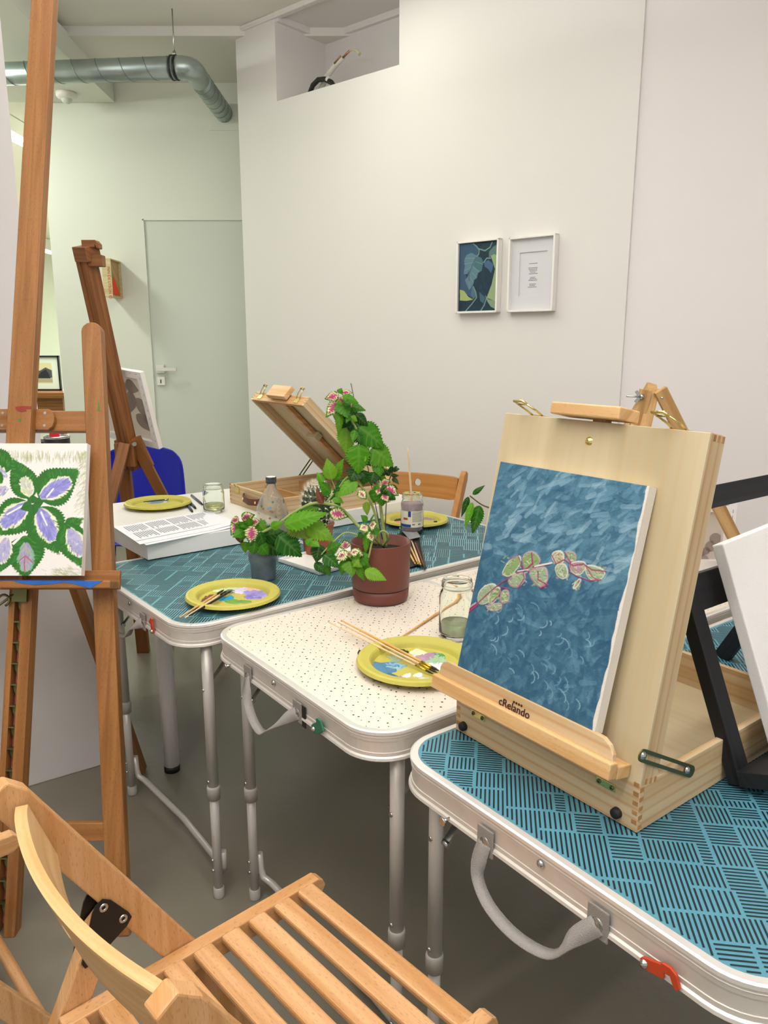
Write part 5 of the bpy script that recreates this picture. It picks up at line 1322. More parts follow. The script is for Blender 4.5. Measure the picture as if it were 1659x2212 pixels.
for a in ((825, 1442, 38, 11, '#4c7fa0', -.1), (838, 1462, 22, 8, '#3d6b8e', .2), (852, 1436, 22, 6, '#85adc0', 0), (847, 1398, 8, 7, '#26352c', .6), (870, 1408, 12, 5, '#22382c', -.2), (858, 1418, 20, 6, '#9fb08a', .2), (904, 1408, 14, 6, '#e7e6b8', 0), (893, 1417, 5, 3, '#d9cbd0', 0), (925, 1417, 20, 7, '#a98aa0', .3), (945, 1425, 22, 8, '#9cc09a', 0), (949, 1415, 8, 5, '#4f9a54', .4), (948, 1438, 18, 8, '#e4e8ea', 0), (880, 1458, 8, 3, '#eef0e6', 0), (904, 1457, 10, 3, '#e8ebe4', 0), (865, 1472, 11, 4, '#8d2c48', .1), (862, 1463, 8, 3, '#b78da0', 0), (913, 1467, 14, 4, '#c9c6c4', 0), (903, 1477, 9, 3, '#cfcdc2', 0), (776, 1407, 3, 3, '#22382c', 0), (877, 1380, 7, 1.5, '#3f5c3c', 0)):
    dab(pB_, TB, *a)
pA1 = plate('olive paper plate with lilac, peach and turquoise paint beside the stained blue cup', (-.355, 1.727), TA, .109)
for a in ((478, 1270, 28, 5, '#b9cfa6', 0), (490, 1266, 16, 4, '#9cc48c', .1), (520, 1274, 16, 5, '#cfc6e4', -.2), (550, 1270, 20, 6, '#d9b096', .2), (555, 1281, 24, 7, '#9b8fd0', 0), (545, 1288, 14, 5, '#8478c4', 0), (489, 1292, 12, 5, '#2b96b8', 0), (513, 1299, 22, 4, '#6f9a3e', 0), (452, 1289, 10, 4, '#7c4a3a', 0), (441, 1296, 7, 3, '#5c4a34', 0), (497, 1277, 12, 3, '#5d6a52', .3)):
    dab(pA1, TA, *a)
pA2 = plate('olive paper plate with grey paint under the tall labelled jar', (.105, 2.513), TA, .109)
for a in ((930, 1119, 14, 4, '#8f7a86', 0), (934, 1115, 8, 2.5, '#2e2630', 0), (857, 1114, 8, 3, '#dfe28a', .5), (862, 1122, 9, 2, '#2b2222', 0), (858, 1128, 8, 2, '#d3836e', 0), (941, 1126, 3, 1.5, '#2b2222', 0)):
    dab(pA2, TA, *a)
pD = plate('olive paper plate with blue-grey paint on the white desk', (-.764, 2.546), TD, .109)
for a in ((338, 1081, 24, 4, '#7d97a8', 0), (350, 1078, 18, 3.5, '#aebfc4', 0), (328, 1080, 10, 2.5, '#5a7358', 0), (360, 1081, 6, 3, '#c3c2a2', 0)):
    dab(pD, TD, *a)

def brush(label, p0, p1, r, hm, fm, nm='paintbrush', fl=.028, bl=.018, group=None, bm=None, fr=None):
    p0 = V(p0); p1 = V(p1); d = (p1-p0).normalized(); L = (p1-p0).length; fr = fr or r*1.05
    t = thing(nm, label, 'paintbrush', p0, 0, group)
    a = L - fl - bl
    mb = MB(); N = 10; path = [p0 + d*(a*i/N) for i in range(N+1)]
    rad = [r*(.55 + .45*min(1, (i/N)*2.2)) if i/N < .8 else r*(1 - .12*(i/N-.8)/.2) for i in range(N+1)]
    mb.tube(path, r, 10, radii=rad); mb.build('handle', hm, t)
    mb = MB(); mb.tube([p0+d*a, p0+d*(a+fl*.5), p0+d*(a+fl)], r, 10, radii=[r*.92, fr, fr*.95]); mb.build('ferrule', fm, t)
    mb = MB(); mb.tube([p0+d*(a+fl), p0+d*(a+fl+bl*.5), p0+d*L], r, 8, radii=[fr*.9, fr*.95, fr*.25]); mb.build('bristles', bm or M_bristle, t)
    return t
G1 = 'brushes lying across the plate on the cream table'
zB = TB
e_ = [((708, 1343), (936, 1456), '#', 'pale thin brush, the lower of three on the cream table plate', .0021, M_handlep),
      ((730, 1344), (944, 1453), '#', 'light wooden brush, middle of three on the cream table plate', .0023, M_handlep),
      ((737, 1340), (948, 1449), '#', 'golden wooden brush, the upper of three on the cream table plate', .0027, M_handle)]
for a, b, _, lb, r_, hm in e_:
    A = P(*a, zB+.0275); Bq = P(*b, zB+.0075)
    br = brush(lb, A, Bq, r_, hm, M_ferrule, group=None)
    d = (Bq-A).normalized(); Lb = (Bq-A).length
brush('light wooden brush lying on the cream table beside the glass jar', P(867, 1376, zB+.003), P(1046, 1258, zB+.003), .0030, M_handle, M_ferrule)
for a, b, lb, hm in (((389, 1333), (484, 1274), 'pale wooden brush on the lilac paint plate, its end over the teal table', M_handle), ((400, 1334), (490, 1276), 'thin pale brush between a light one and a black one on the lilac paint plate', M_handlep), ((409, 1330), (500, 1276), 'black handled brush on the lilac paint plate', M_black)):
    brush(lb, P(*a, TA+.006 if False else TA+.020), P(*b, TA+.009), .0026, hm, M_black, fl=.02, bl=.022)

def jar(name, label, c, z, r, h, neck, liquid=None, lh=.03, lmat=None, gm=None, th=.0022, cat='jar', wall=None):
    t = thing(name, label, cat, (c[0], c[1], z))
    o = [(0, .0), (r*.82, 0), (r*.97, .006), (r, .014), (r, h*.70), (r*.97, h*.76), (neck*1.02, h*.83), (neck, h*.85), (neck, h*.875), (neck*1.06, h*.885), (neck*1.06, h*.90), (neck, h*.912), (neck*1.05, h*.93), (neck*1.05, h*.945), (neck, h*.955), (neck, h*.985), (neck*.99, h)]
    i_ = [(neck*.99-th, h), (neck-th, h*.95), (neck-th, h*.85), (r*.97-th*1.2, h*.755), (r-th, h*.70), (r-th, .016), (r*.9-th, .008), (0, .006)]
    mb = MB(); mb.lathe(o+i_, (c[0], c[1], z), K, 40); mb.build('glass', gm or M_glass, t)
    if liquid:
        mb = MB(); mb.lathe([(0, .0064), (r*.88-th, .0085), (r-th*1.1, .017), (r-th*1.1, lh), (0, lh)], (c[0], c[1], z), K, 32); mb.build('liquid', lmat or M_liquid, t)
    return t
jar('glass_jar', 'clear faceted glass jar with a little yellow liquid on the white desk', (-.556, 2.462), TD, .0345, .092, .030, True, .026)
jar('glass_jar', 'empty tall clear glass jar half hidden behind the blue painting', (.152, 1.527), TB, .037, .125, .031, True, .030, mat('pale_green_water', '#cfd8b8', .1, trans=.7, ior=1.33))
jt = jar('paint_water_jar', 'tall glass jar of purplish water with a paper label on the far teal table', (.089, 2.375), TA, .0365, .130, .031, True, .098, M_murky)
lc = V((.089, 2.375, 0)); mb = MB()
def lab_arc(mb, a0, a1, z0, z1, r, m=0, n=10):
    pr = None
    for k in range(n+1):
        a = math.radians(a0 + (a1-a0)*k/n); q = (mb.vert((lc.x+r*math.cos(a), lc.y+r*math.sin(a), z0)), mb.vert((lc.x+r*math.cos(a), lc.y+r*math.sin(a), z1)))
        if pr: mb.face((pr[0], q[0], q[1], pr[1]), None, m, True)
        pr = q
lab_arc(mb, 200, 335, TA+.026, TA+.078, .0372); jl = mb.build('label', mat('cream_label', '#d9d2bc', .6), jt)
mb = MB(); lab_arc(mb, 200, 262, TA+.027, TA+.036, .0374); lab_arc(mb, 248, 262, TA+.060, TA+.078, .0374); mb.build('label_blue', mat('label_blue', '#1d3f86', .5), jl)
mb = MB(); lab_arc(mb, 222, 246, TA+.050, TA+.057, .0374); mb.build('label_red', mat('label_red', '#b1402f', .5), jl)
mb = MB()
for k in range(9): lab_arc(mb, 268, 268 + random.uniform(48, 58), TA+.0735-k*.0036, TA+.0747-k*.0036, .0374)
for a_, b_ in ((268, 282), (298, 312)): lab_arc(mb, a_, b_, TA+.034, TA+.038, .0374)
mb.build('label_print', M_print, jl)
pj = P(888, 1152, TA)
brush('long pale brush standing in the purplish water jar', R(881, 968, 2.37), V((.094, 2.372, TA+.02)), .0035, M_handlep, M_sferrule)

# squat clear bottle with a paint-stained cap
bo = thing('water_bottle', 'clear plastic bottle stained with paint beside the cactus', 'bottle', (-.345, 2.315, TA))
b0 = (-.345, 2.315, TA)
mb = MB(); o = [(0, 0), (.040, 0), (.048, .006), (.050, .02), (.0505, .055), (.049, .08), (.044, .105), (.034, .130), (.020, .150), (.0135, .160), (.013, .178)]
mb.lathe(o + [(a-.0018 if a > .002 else 0, b+.0018 if b < .01 else b) for a, b in o[::-1]], b0, K, 40); mb.build('bottle_body', M_bottle, bo)
mb = MB(); mb.lathe([(0, .192), (.0155, .192), (.0165, .190), (.0165, .174), (.0150, .172), (.0142, .172)], b0, K, 24); mb.build('cap', mat('stained_cap', '#3c4246', .4, var=.7, vscale=120), bo)
mb = MB(); mb.lathe([(0, .0002), (.0140, .0002), (.0145, 0)], (b0[0], b0[1], b0[2]+.192), K, 20); mb.build('cap_top', M_framew, bo)
rs = random.Random(3)
for k, cname in enumerate(('#7a8ea6', '#5a6a60', '#8a6a50')):
    mb = MB()
    for i in range(16):
        a = rs.uniform(3.2, 6.2); z = rs.uniform(.03, .13); r_ = .0509 if z < .06 else np.interp(z, [b for _, b in o], [a_ for a_, _ in o])+.0006
        c = V((b0[0]+r_*math.cos(a), b0[1]+r_*math.sin(a), b0[2]+z)); n_ = V((math.cos(a), math.sin(a), .2)).normalized()
        mb.lathe([(0, .0006), (rs.uniform(.0012, .0045), 0)], c, n_, 8)
    o_ = mb.build('paint_spots', mat('spot_%d' % k, cname, .6), bo); o_['kind'] = 'stuff'
mb = MB(); mb.lathe([(0, .008), (.0455, .008), (.0480, .02), (.0485, .045), (0, .045)], b0, K, 32); mb.build('water', mat('cloudy_water', '#cfcab8', .2, trans=.6, ior=1.33), bo)

# stained blue cup under the coleus tip
cu_ = thing('plastic_cup', 'paint-stained grey-blue tumbler on the far teal table', 'cup', (-.309, 1.895, TA))
mb = MB(); o = [(0, 0), (.0295, 0), (.031, .003), (.0335, .044), (.0365, .049), (.0385, .080), (.0365, .080), (.0345, .050), (.0315, .044), (.029, .006), (0, .005)]
mb.lathe(o, (-.309, 1.895, TA), K, 40); mb.build('cup_body', M_cup, cu_)
mb = MB(); mb.lathe([(0, .062), (.0350, .062)], (-.309, 1.895, TA), K, 30); mb.build('dark_water', mat('dark_water', '#27313a', .1), cu_)

# printed sheets on the desk
pz = TD + .0006
shq = [(246, 1139), (292, 1169), (497, 1128), (451, 1102)]
for k, (lb, off_, za) in enumerate((('top sheet of printed text lying on the white desk', (0, 0), .0028), ('lower printed sheet peeping out under the top sheet on the white desk', (10, 7), .0014), ('bottom printed sheet overhanging the white desk edge', (24, 9), .0004))):
    c = [P(x+off_[0], y+off_[1], pz+za) for x, y in shq]
    X_ = (c[3]-c[0]); Y_ = (c[1]-c[0]); wS = X_.length; hS = Y_.length
    t = thing('printed_sheet', lb, 'paper', c[0]); mb = MB()
    n_ = 8; rows = []
    for i in range(n_+1):
        for_ = i/n_; row = []
        for j in range(5):
            q = c[0]*(1-for_)*(1-j/4) + c[3]*for_*(1-j/4) + c[1]*(1-for_)*(j/4) + c[2]*for_*(j/4)
            row.append(mb.vert(q + K*(.004*max(0, for_-.75)*(j/4)*4*(.3 if k == 0 else 1))))
        rows.append(row)
    for i in range(n_):
        for j in range(4): mb.face((rows[i][j], rows[i+1][j], rows[i+1][j+1], rows[i][j+1]))
    so = mb.build('sheet', M_paper, t); mo = so.modifiers.new('s', 'SOLIDIFY'); mo.thickness = .0004
    if k == 0:
        mb = MB(); rs = random.Random(1); Nrow = 40
        for i in range(Nrow):
            a0 = .07 + .86*i/Nrow
            if i % 10 == 9: continue
            for (b0_, b1_) in ((.10, .52), (.56, .93)):
                b1r = b0_ + (b1_-b0_)*rs.uniform(.7, 1)
                q = [c[0] + X_*a0 + Y_*b0_, c[0] + X_*(a0+.009) + Y_*b0_, c[0] + X_*(a0+.009) + Y_*b1r, c[0] + X_*a0 + Y_*b1r]
                q = [v_ + K*.0006 for v_ in q]
                mb.face([mb.vert(v_) for v_ in q])
        mb.build('printed_text', M_print, so)
for k, (a, b, lb) in enumerate((((404, 1090), (416, 1105), 'dark felt pen on the white desk, left one of two under the plate rim'), ((411, 1085), (423, 1098), 'dark felt pen on the white desk, right one of two under the plate rim'), ((414, 1070), (438, 1090), 'dark slate-blue pen beside the faceted jar on the white desk'))):
    A, Bq = P(*a, TD+.004), P(*b, TD+.004); t = thing('felt_pen', lb, 'pen', A)
    mb = MB(); mb.cyl(A, A+(Bq-A)*.8, .0042, 12); mb.build('barrel', mat('slate_pen', '#4b5c66', .4), t)
    mb = MB(); mb.cyl(A+(Bq-A)*.8, Bq, .0042, 12, r1=.002); mb.build('tip', M_black, t)
brush('dark brush lying in the plate on the white desk', P(310, 1084, TD+.013), P(372, 1078, TD+.007), .0028, mat('slate_brush', '#3b4a50', .5), M_sferrule, fl=.015, bl=.015)

# brush pouch with its own brushes
pou = [P(858, 1236, TA+.001), P(915, 1219, TA+.001), P(903, 1142, TA+.001), P(858, 1155, TA+.001)]
po = thing('brush_pouch', 'black brush sleeve with clear flap lying behind the maroon flowerpot', 'pouch', pou[0])
mb = MB(); b = [mb.vert(q) for q in pou]; tt_ = [mb.vert(q + K*.003) for q in pou]; mb.face(tt_); mb.face(b[::-1])
for k in range(4): mb.face((b[k], b[(k+1) % 4], tt_[(k+1) % 4], tt_[k]))
mb.build('sleeve', M_black, po)
mb = MB(); f_ = [P(862, 1140, TA+.012), P(893, 1136, TA+.014), P(908, 1160, TA+.012), P(885, 1166, TA+.008)]
mb.face([mb.vert(q) for q in f_]); mb.face([mb.vert(q + K*.001) for q in f_][::-1]); mb.build('clear_flap', mat('clear_film', '#aeb4b4', .15, trans=.5, ior=1.2), po)
for k, (a, b, lb, hm) in enumerate((((906, 1164), (919, 1228), 'dark green brush, rightmost of those on the black sleeve', mat('dark_green_handle', '#2c3a34', .4)), ((897, 1172), (918, 1229), 'maroon brush on the black sleeve beside the dark green one', mat('maroon_handle', '#6a2f2c', .4)), ((889, 1168), (910, 1224), 'pale brush next to the maroon one on the black sleeve', M_handlep), ((884, 1176), (905, 1222), 'light wooden brush on the black sleeve, fourth from the right', M_handle), ((878, 1184), (899, 1222), 'light wooden brush on the black sleeve, nearest the flowerpot', M_handle))):
    brush(lb, P(*a, TA+.008), P(*b, TA+.0065), .0028, hm, M_ferrule if k > 1 else M_black, fl=.02, bl=.012, bm=M_black)

# ------------------------------------------------------------------ plants
def leafmesh(mb, cols, b, tp_, w, typ, rs, fold=.28, droop=.13, tone=None, ser=.3):
    b = V(b); tp_ = V(tp_); d = tp_-b; L = d.length; u = d.normalized()
    n = (CAM - b).normalized() + V((rs.uniform(-.45, .45), 0, rs.uniform(.0, .7))); n = (n - u*n.dot(u)).normalized(); s = u.cross(n)
    NU, NV = 26, 6
    tones = {'g': ['#4f9614', '#3c8212', '#5ea21c', '#448c16'], 'l': ['#6ea620', '#62a01c', '#7ab02c'], 'd': ['#1a5c10', '#246a14', '#165010'], 'c': ['#3a8018', '#4a8c1e'], 'p': ['#3c7c16', '#4c881e'], 'y': ['#90ac3e', '#86a638'], 'k': ['#1d4a1f', '#245226'], 'm': ['#6a3a34', '#7a4038']}
    base = np.array(lin(rs.choice(tones[typ])))*rs.uniform(.62, .88); cream = np.array(lin('#e6e4ae')); pink = np.array(lin(rs.choice(['#c4447e', '#d05c8c', '#b8487c']))); wht = np.array(lin('#dcd8c4'))
    ph = rs.uniform(0, 6); g = []
    for i in range(NU+1):
        t = i/NU; wd = w*1.06*(math.sin(math.pi*min(1, t**.66)))**.9*(1-.30*t*t) if 0 < t < 1 else 0
        wd *= 1.0
        row = []
        for j in range(-NV, NV+1):
            v = j/NV; x = v*wd
            tt = t
            if abs(j) == NV and 0 < i < NU:
                if i % 2: x *= 1-ser*.8
                else: tt = t + .022
            nn = -fold*abs(x) + droop*L*(math.sin(math.pi*t)*.5 - t*t*.5) + .02*w*math.sin(i*1.1+ph)*abs(v)
            row.append(mb.vert(b + u*(L*tt) + s*x + n*nn))
            c = base.copy()
            vein = (abs(v) < .06) or (abs((t*7 - abs(v)*1.6) % 1.0 - .5) < .09 and abs(v) < .9)
            if vein: c = c*.88 + np.array(lin('#b7cf77'))*.12
            if typ in ('c', 'p'):
                jag = .17*math.sin(i*2.2+ph) + .08*math.sin(i*5.1+j)
                lim = .78*math.sin(math.pi*min(1, max(0, t*1.1+.02)))**.8 + jag
                if t < .9 and abs(v) < lim: c = cream.copy()
                li2 = lim - .28 if typ == 'p' else lim - .52
                if t < .84 and abs(v) < li2: c = pink*.9 if not vein else pink*.7
            cols.append((*c, 1))
        g.append(row)
    for i in range(NU):
        for j in range(2*NV): mb.face((g[i][j], g[i+1][j], g[i+1][j+1], g[i][j+1]), None, 0, True)
def foliage(name, leaves, Yf, parent, seed, jit=.02):
    rs = random.Random(seed); mb = MB(); cols = []
    for (bx, by, tx, ty, w, typ) in leaves:
        Y0 = Yf(bx, by) + rs.uniform(-jit, jit); Y1 = Y0 + rs.uniform(-.025, .012)
        B_ = R(bx, by, Y0); T_ = R(tx, ty, Y1); ww = w/1662*Y0*1.3
        leafmesh(mb, cols, B_, T_, ww, typ, rs)
    mb.col = cols; return mb.build(name, M_leaf, parent)
def stem(name, pts, Ys, r, parent, m=None, radii=None):
    raw = [R(x, y, Yy) for (x, y), Yy in zip(pts, Ys)]; out = []
    for i in range(len(raw)-1):
        p0, p1, p2, p3 = raw[max(i-1, 0)], raw[i], raw[i+1], raw[min(i+2, len(raw)-1)]
        for s_ in range(4):
            q = s_/4; out.append(.5*((2*p1) + (p2-p0)*q + (2*p0-5*p1+4*p2-p3)*q*q + (3*p1-3*p2-p0+p3)*q**3))
    out.append(raw[-1])
    rr = [r*(1 + (.18 if i % 5 == 0 else 0))*(1-.35*i/len(out)) for i in range(len(out))]
    mb = MB(); mb.tube(out, r, 8, radii=rr); return mb.build(name, m or M_stem, parent)
YP = 1.774
pot = thing('potted_coleus', 'coleus with pink-centred leaves in a tall maroon plastic pot', 'plant', (-.008, YP, TB))
mb = MB(); pc0 = (-.008, YP, TB)
mb.lathe([(.0675, .0345), (.0690, .0375), (.0718, .142), (.0715, .1435), (.0690, .1430), (.0665, .05), (.0, .045)], pc0, K, 64); mb.build('pot', M_terra, pot)
mb = MB(); mb.lathe([(0, 0), (.060, 0), (.0645, .003), (.0670, .010), (.0680, .0315), (.0660, .0320), (.064, .030), (.064, .036), (0, .036)], pc0, K, 64); mb.build('water_base', M_terra, pot)
mb = MB(); mb.lathe([(.0672, .031), (.0672, .0385)], pc0, K, 48); mb.build('gap_shade', M_black, pot)  # black band standing in for the shade between pot and base
mb = MB(); mb.lathe([(0, .119), (.03, .121), (.0695, .117)], pc0, K, 40); mb.build('soil', M_soil, pot)
mb = MB(); mb.cyl(R(758, 828, YP+.03), R(826, 1165, YP+.01), .0011, 6); mb.build('stake', M_stemd, pot)
top_l = [(732, 852, 700, 862, 9, 'p'), (737, 848, 761, 848, 6, 'p'), (734, 858, 744, 876, 12, 'p'), (741, 856, 776, 870, 10, 'g'), (733, 864, 703, 902, 12, 'p'), (746, 866, 762, 882, 11, 'p'), (745, 875, 791, 886, 11, 'g'), (729, 877, 724, 910, 10, 'p'), (733, 880, 732, 945, 8, 'g'), (742, 882, 768, 920, 20, 'd'), (752, 898, 764, 957, 18, 'd'), (768, 894, 796, 921, 10, 'd'), (773, 920, 832, 967, 26, 'g'), (749, 921, 748, 983, 18, 'l'), (775, 960, 775, 1026, 24, 'g'), (803, 968, 852, 1006, 26, 'g'), (800, 971, 836, 990, 10, 'c'), (773, 1010, 756, 1038, 19, 'd'), (788, 1016, 784, 1048, 16, 'd'), (733, 850, 738, 838, 6, 'g'), (735, 868, 752, 902, 16, 'g'), (762, 905, 786, 935, 15, 'd')]
rx = random.Random(21)
for (cx_l, cy_l, n_l, rr_l) in ((738, 862, 9, 20), (752, 895, 8, 18), (768, 930, 5, 22), (786, 985, 6, 24)):
    for _ in range(n_l):
        a_ = rx.uniform(-.4, 3.6); b_ = (cx_l+rx.uniform(-6, 6), cy_l+rx.uniform(-6, 6)); l_ = rr_l*rx.uniform(.7, 1.2)
        top_l.append((b_[0], b_[1], b_[0]+l_*math.cos(a_)*.8, b_[1]+l_*abs(math.sin(a_))+3, l_*.33, rx.choice('gdgdl')))
foliage('top_foliage', top_l, lambda x, y: YP-.005, pot, 1)
mid_l = [(820, 1045, 799, 1042, 8, 'p'), (823, 1050, 814, 1070, 10, 'p'), (825, 1047, 842, 1036, 8, 'p'), (830, 1052, 862, 1070, 13, 'p'), (823, 1058, 826, 1094, 18, 'g'), (836, 1062, 856, 1080, 12, 'd'), (813, 1058, 806, 1087, 13, 'g'), (824, 1040, 830, 1028, 9, 'g'), (808, 1020, 800, 1046, 13, 'd'), (815, 1000, 822, 1030, 12, 'g'), (791, 1084, 794, 1114, 8, 'y'), (775, 1060, 792, 1079, 9, 'c'), (838, 1056, 846, 1075, 11, 'd')]
for _ in range(12):
    a_ = rx.uniform(0, 6.28); b_ = (822+rx.uniform(-10, 10), 1058+rx.uniform(-8, 8)); l_ = rx.uniform(14, 24)
    mid_l.append((b_[0], b_[1], b_[0]+l_*math.cos(a_), b_[1]+l_*math.sin(a_)*.8+4, l_*.36, rx.choice('gdlgp')))
foliage('side_foliage', mid_l, lambda x, y: YP-.02, pot, 2)
yl = lambda x, y: YP - .01 + (775-min(x, 775))/250*.085
left_l = [(717, 1036, 706, 990, 14, 'l'), (720, 1037, 741, 990, 12, 'l'), (715, 1066, 689, 1040, 13, 'g'), (698, 1042, 684, 1020, 7, 'g'), (697, 1088, 683, 1056, 8, 'm'), (770, 1036, 727, 1074, 15, 'l'), (752, 1030, 712, 1082, 9, 'd'), (613, 1134, 708, 1106, 19, 'g'), (640, 1110, 690, 1096, 12, 'g'), (628, 1128, 666, 1163, 20, 'y'), (662, 1132, 722, 1167, 19, 'l'), (565, 1158, 614, 1148, 17, 'd'), (600, 1156, 653, 1203, 24, 'd'), (565, 1165, 613, 1200, 19, 'd'), (563, 1178, 581, 1199, 13, 'g'), (556, 1127, 574, 1150, 12, 'g'), (712, 1106, 754, 1116, 13, 'p'), (720, 1075, 742, 1086, 8, 'l'), (724, 1073, 738, 1062, 6, 'l'), (726, 1080, 736, 1094, 7, 'g'), (585, 1140, 610, 1128, 9, 'g')]
foliage('trailing_foliage', left_l, yl, pot, 3)
ros_l = [(521, 1120, 550, 1112, 10, 'p'), (521, 1116, 541, 1107, 6, 'g'), (516, 1125, 499, 1157, 11, 'p'), (529, 1130, 525, 1158, 11, 'p'), (545, 1135, 541, 1177, 14, 'p'), (541, 1127, 563, 1127, 9, 'p'), (516, 1120, 497, 1128, 8, 'p'), (514, 1153, 524, 1177, 8, 'm'), (530, 1170, 529, 1195, 9, 'l'), (550, 1170, 547, 1199, 15, 'g'), (560, 1150, 572, 1185, 12, 'd'), (526, 1135, 536, 1120, 5, 'g')]
for _ in range(8):
    a_ = rx.uniform(0, 6.28); b_ = (532+rx.uniform(-8, 8), 1142+rx.uniform(-8, 8)); l_ = rx.uniform(18, 30)
    ros_l.append((b_[0], b_[1], b_[0]+l_*math.cos(a_), b_[1]+l_*math.sin(a_)+4, l_*.36, rx.choice('gdg')))
foliage('rosette', ros_l, lambda x, y: yl(x, y)-.02, pot, 4, .01)
low_l = [(661, 1177, 676, 1162, 8, 'g'), (690, 1176, 683, 1215, 15, 'd'), (700, 1198, 734, 1226, 15, 'd'), (680, 1215, 705, 1241, 9, 'd'), (703, 1216, 713, 1246, 8, 'g'), (706, 1190, 736, 1174, 13, 'g'), (672, 1170, 690, 1180, 8, 'g'), (747, 1186, 744, 1166, 11, 'p'), (752, 1193, 721, 1210, 11, 'c'), (750, 1190, 758, 1206, 9, 'p'), (756, 1195, 780, 1189, 9, 'c'), (758, 1194, 787, 1199, 12, 'c'), (742, 1210, 738, 1244, 9, 'g'), (754, 1212, 762, 1245, 16, 'l'), (765, 1206, 787, 1233, 13, 'g'), (773, 1224, 788, 1255, 9, 'l'), (788, 1232, 836, 1253, 13, 'l'), (776, 1210, 799, 1198, 14, 'g'), (784, 1213, 810, 1233, 13, 'g'), (793, 1148, 789, 1200, 7, 'g'), (798, 1148, 806, 1172, 9, 'c'), (795, 1136, 774, 1145, 11, 'c'), (797, 1136, 815, 1130, 11, 'c'), (794, 1126, 780, 1113, 7, 'g'), (799, 1123, 808, 1112, 8, 'g'), (806, 1140, 815, 1157, 11, 'g'), (783, 1152, 772, 1162, 7, 'd'), (755, 1205, 745, 1225, 12, 'g')]
for _ in range(9):
    a_ = rx.uniform(.2, 3.0); b_ = (764+rx.uniform(-14, 14), 1204+rx.uniform(-6, 10)); l_ = rx.uniform(18, 30)
    low_l.append((b_[0], b_[1], b_[0]+l_*math.cos(a_), b_[1]+l_*math.sin(a_), l_*.34, rx.choice('glg')))
foliage('lower_foliage', low_l, lambda x, y: YP - .055 - (.0 if x < 700 else .03), pot, 5, .012)
stem('stem', [(833, 1180), (829, 1150), (824, 1110), (818, 1060), (806, 1005), (786, 955), (758, 905), (736, 862)], [YP]*8, .0042, pot)
stem('stem', [(820, 1178), (815, 1130), (805, 1095), (790, 1065), (772, 1041), (757, 1030), (745, 1036), (730, 1056), (705, 1084)], [YP, YP-.01, YP-.01, YP-.01, YP-.01, YP-.01, YP, YP+.01, YP+.01], .0032, pot)
stem('stem', [(812, 1176), (790, 1152), (771, 1133), (735, 1097), (700, 1087), (670, 1089), (634, 1108), (596, 1134), (560, 1152), (535, 1150)], [YP, YP-.02, YP, YP+.01, YP+.02, YP+.03, YP+.04, YP+.05, YP+.06, YP+.06], .0040, pot)
stem('stem', [(826, 1180), (838, 1165), (836, 1152), (826, 1147), (814, 1155), (804, 1172), (799, 1192), (796, 1205)], [YP, YP-.02, YP-.03, YP-.03, YP-.05, YP-.08, YP-.085, YP-.085], .0028, pot)
stem('stem', [(808, 1176), (776, 1158), (758, 1151), (742, 1152), (725, 1166), (703, 1188), (688, 1205)], [YP, YP-.03, YP-.03, YP-.03, YP-.05, YP-.055, YP-.055], .0020, pot)
stem('stem', [(822, 1178), (800, 1150), (795, 1132)], [YP, YP-.05, YP-.08], .0022, pot)
stem('stem', [(716, 1034), (722, 1050), (728, 1068)], [YP+.01]*3, .0014, pot)
succ = thing('succulent_sprig', 'small dark green sprig standing behind the coleus stems', 'plant', (.03, YP+.06, TB))
foliage('leaves', [(843, 1027, 828, 1012, 5, 'k'), (845, 1022, 846, 1004, 6, 'k'), (850, 1018, 857, 1007, 5, 'k'), (853, 1015, 863, 1013, 4, 'k'), (846, 1028, 862, 1027, 4, 'k'), (848, 1032, 862, 1046, 5, 'k'), (845, 1048, 860, 1057, 4, 'k'), (818, 1032, 834, 1021, 7, 'k'), (822, 1025, 815, 1038, 6, 'k')], lambda x, y: YP+.05, succ, 6, .008)
stem('stem', [(852, 1012), (846, 1025), (840, 1040), (835, 1075), (832, 1150)], [YP+.05, YP+.05, YP+.05, YP+.04, YP+.02], .0016, succ, M_stemd)
mb = MB(); mb.cyl(R(832, 1150, YP+.02), V((.0, YP+.01, TB+.12)), .0016, 6); mb.build('root', M_stemd, succ)

# cactus in a small pot on a white tray
tc = P(690, 1243, TA); tl = P(601, 1214, TA)
TX = (tl-tc); TX.z = 0; lt_ = TX.length; TX.normalize(); TY = V((TX.y, -TX.x, 0)); TY = TY if TY.y > 0 else -TY
tray = thing('white_tray', 'shallow white tray under the cactus pot on the far teal table', 'tray', tc)
mb = MB(); dT = .24
mb.box(tc + K*.001, TX*lt_, TY*dT, K*.003); mb.build('tray_floor', M_white, tray)
mb = MB()
for (o_, a, b) in ((tc, TX*lt_, TY*.004), (tc + TY*(dT-.004), TX*lt_, TY*.004), (tc, TX*.004, TY*dT), (tc + TX*(lt_-.004), TX*.004, TY*dT)): mb.box(o_ + K*.001, a, b, K*.011)
mb.build('tray_rim', M_white, tray, .001)
CCx = P(684, 1200, TA+.004); CCx = V((CCx.x, CCx.y+.035, TA+.0042))
cac = thing('potted_cactus', 'round white-spined cactus in a small terracotta-coloured pot', 'plant', CCx)
mb = MB(); mb.lathe([(0, 0), (.036, 0), (.038, .002), (.0475, .083), (.0495, .083), (.0495, .088), (.0460, .088), (.037, .006), (0, .006)], CCx, K, 40); mb.build('pot', M_terra2, cac)
mb = MB(); mb.lathe([(0, .076), (.045, .074)], CCx, K, 24); mb.build('gravel', mat('gravel', '#6a5c50', .9, bump=1, bscale=300, var=.4, vscale=250), cac)
hz_ = R(672, 1044, CCx.y).z - CCx.z - .074
mb = MB(); rc_ = .041; prof = []; nl, na = 22, 66; rings = []
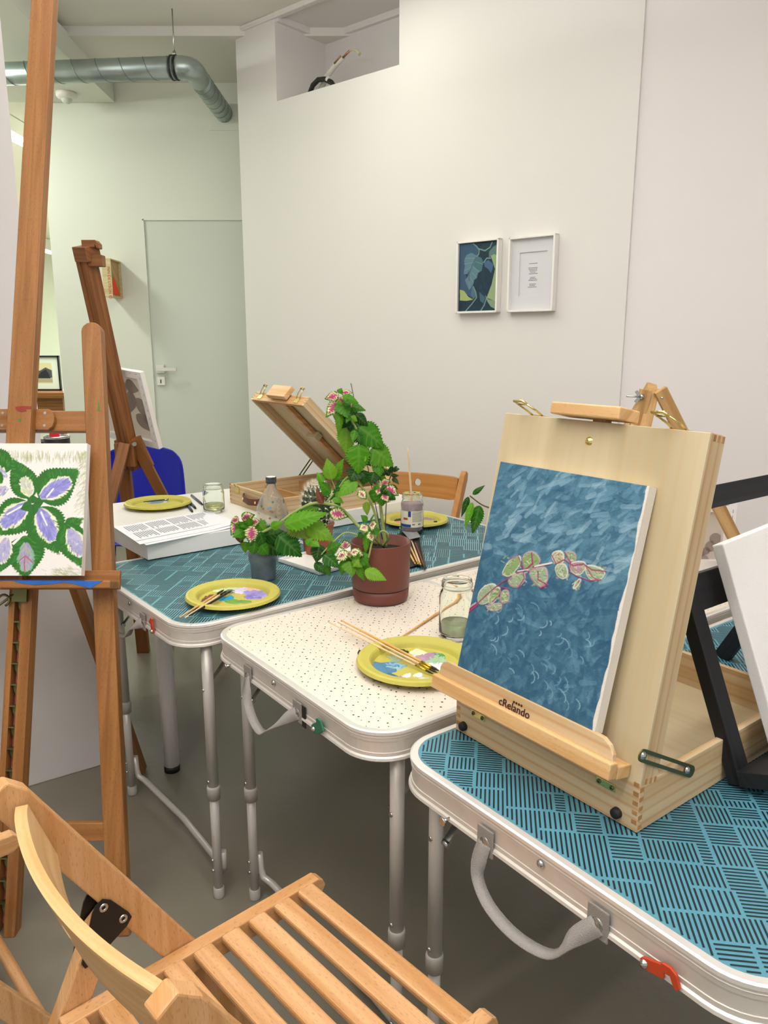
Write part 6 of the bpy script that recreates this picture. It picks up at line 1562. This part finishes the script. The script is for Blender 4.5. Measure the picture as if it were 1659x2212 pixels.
for i in range(nl+1):
    a = math.pi*i/nl; r_ = rc_*math.sin(a)**.75; z = .072 + hz_*(1-math.cos(a))/2; row = []
    for k in range(na):
        th = 2*math.pi*k/na; rib = 1 + .07*math.cos(th*14 + i*.55)
        row.append(mb.vert(CCx + V((r_*rib*math.cos(th), r_*rib*math.sin(th), z))))
    rings.append(row)
for a_, b_ in zip(rings, rings[1:]):
    for k in range(na): k2 = (k+1) % na; mb.face((a_[k], a_[k2], b_[k2], b_[k]), None, 0, True)
body = mb.build('cactus_body', M_cactus, cac)
mb = MB(); mw = MB(); rs = random.Random(8)
for i in range(1, nl, 2):
    a = math.pi*i/nl; r_ = rc_*math.sin(a)**.75*1.06; z = .072 + hz_*(1-math.cos(a))/2
    for k in range(14):
        th = (2*math.pi*k - i*.55)/14; nrm = V((math.sin(a)*math.cos(th), math.sin(a)*math.sin(th), -math.cos(a))).normalized()
        c = CCx + V((r_*math.cos(th), r_*math.sin(th), z))
        mw.lathe([(0, .0022), (.0022, .001), (.0028, -.001)], c, nrm, 6)
        for q in range(11 if i < 14 else 18):
            d = (nrm*rs.uniform(.3, 1) + V((rs.gauss(0, .6), rs.gauss(0, .6), rs.gauss(0, .6)))).normalized()
            if i > 15: d = (d + K*1.2).normalized()
            if d.dot(nrm) < -.1: continue
            ln = rs.uniform(.009, .018) if i < 14 else rs.uniform(.012, .022)
            sd = d.cross(K).normalized()*.00035 if abs(d.z) < .98 else V((.00035, 0, 0)); s2_ = d.cross(sd).normalized()*.00035
            a0, a1_, a2_, a3_ = mb.vert(c+sd), mb.vert(c-sd*.5+s2_), mb.vert(c-sd*.5-s2_), mb.vert(c+d*ln)
            mb.face((a0, a1_, a3_)); mb.face((a1_, a2_, a3_)); mb.face((a2_, a0, a3_))
mb.build('spines', M_spine, cac, kind='stuff'); mw.build('wool', M_spine, cac, kind='stuff')

# plant tucked behind the box easel, a branch showing at its left edge
pg = P(1120, 1262, TB)
fp_ = thing('potted_ficus', 'dark green leafy branch reaching out left from behind the blue painting', 'plant', (pg.x, pg.y, TB))
mb = MB(); mb.lathe([(0, 0), (.03, 0), (.042, .07), (.045, .07), (.045, .08), (.04, .08), (.034, .06), (0, .06)], (pg.x, pg.y, TB), K, 32); mb.build('pot', M_terra2, fp_)
yf = pg.y
stem('stem', [(1122, 1210), (1105, 1150), (1070, 1105), (1040, 1090), (1015, 1071)], [yf]*5, .0022, fp_, M_stemd)
foliage('leaves', [(1021, 1068, 1048, 1048, 5, 'd'), (1012, 1073, 996, 1118, 6, 'd'), (1020, 1085, 1004, 1143, 7, 'g'), (1036, 1092, 1020, 1155, 12, 'd'), (1060, 1100, 1090, 1150, 12, 'd'), (1090, 1120, 1130, 1160, 12, 'd')], lambda x, y: yf, fp_, 12, .01)
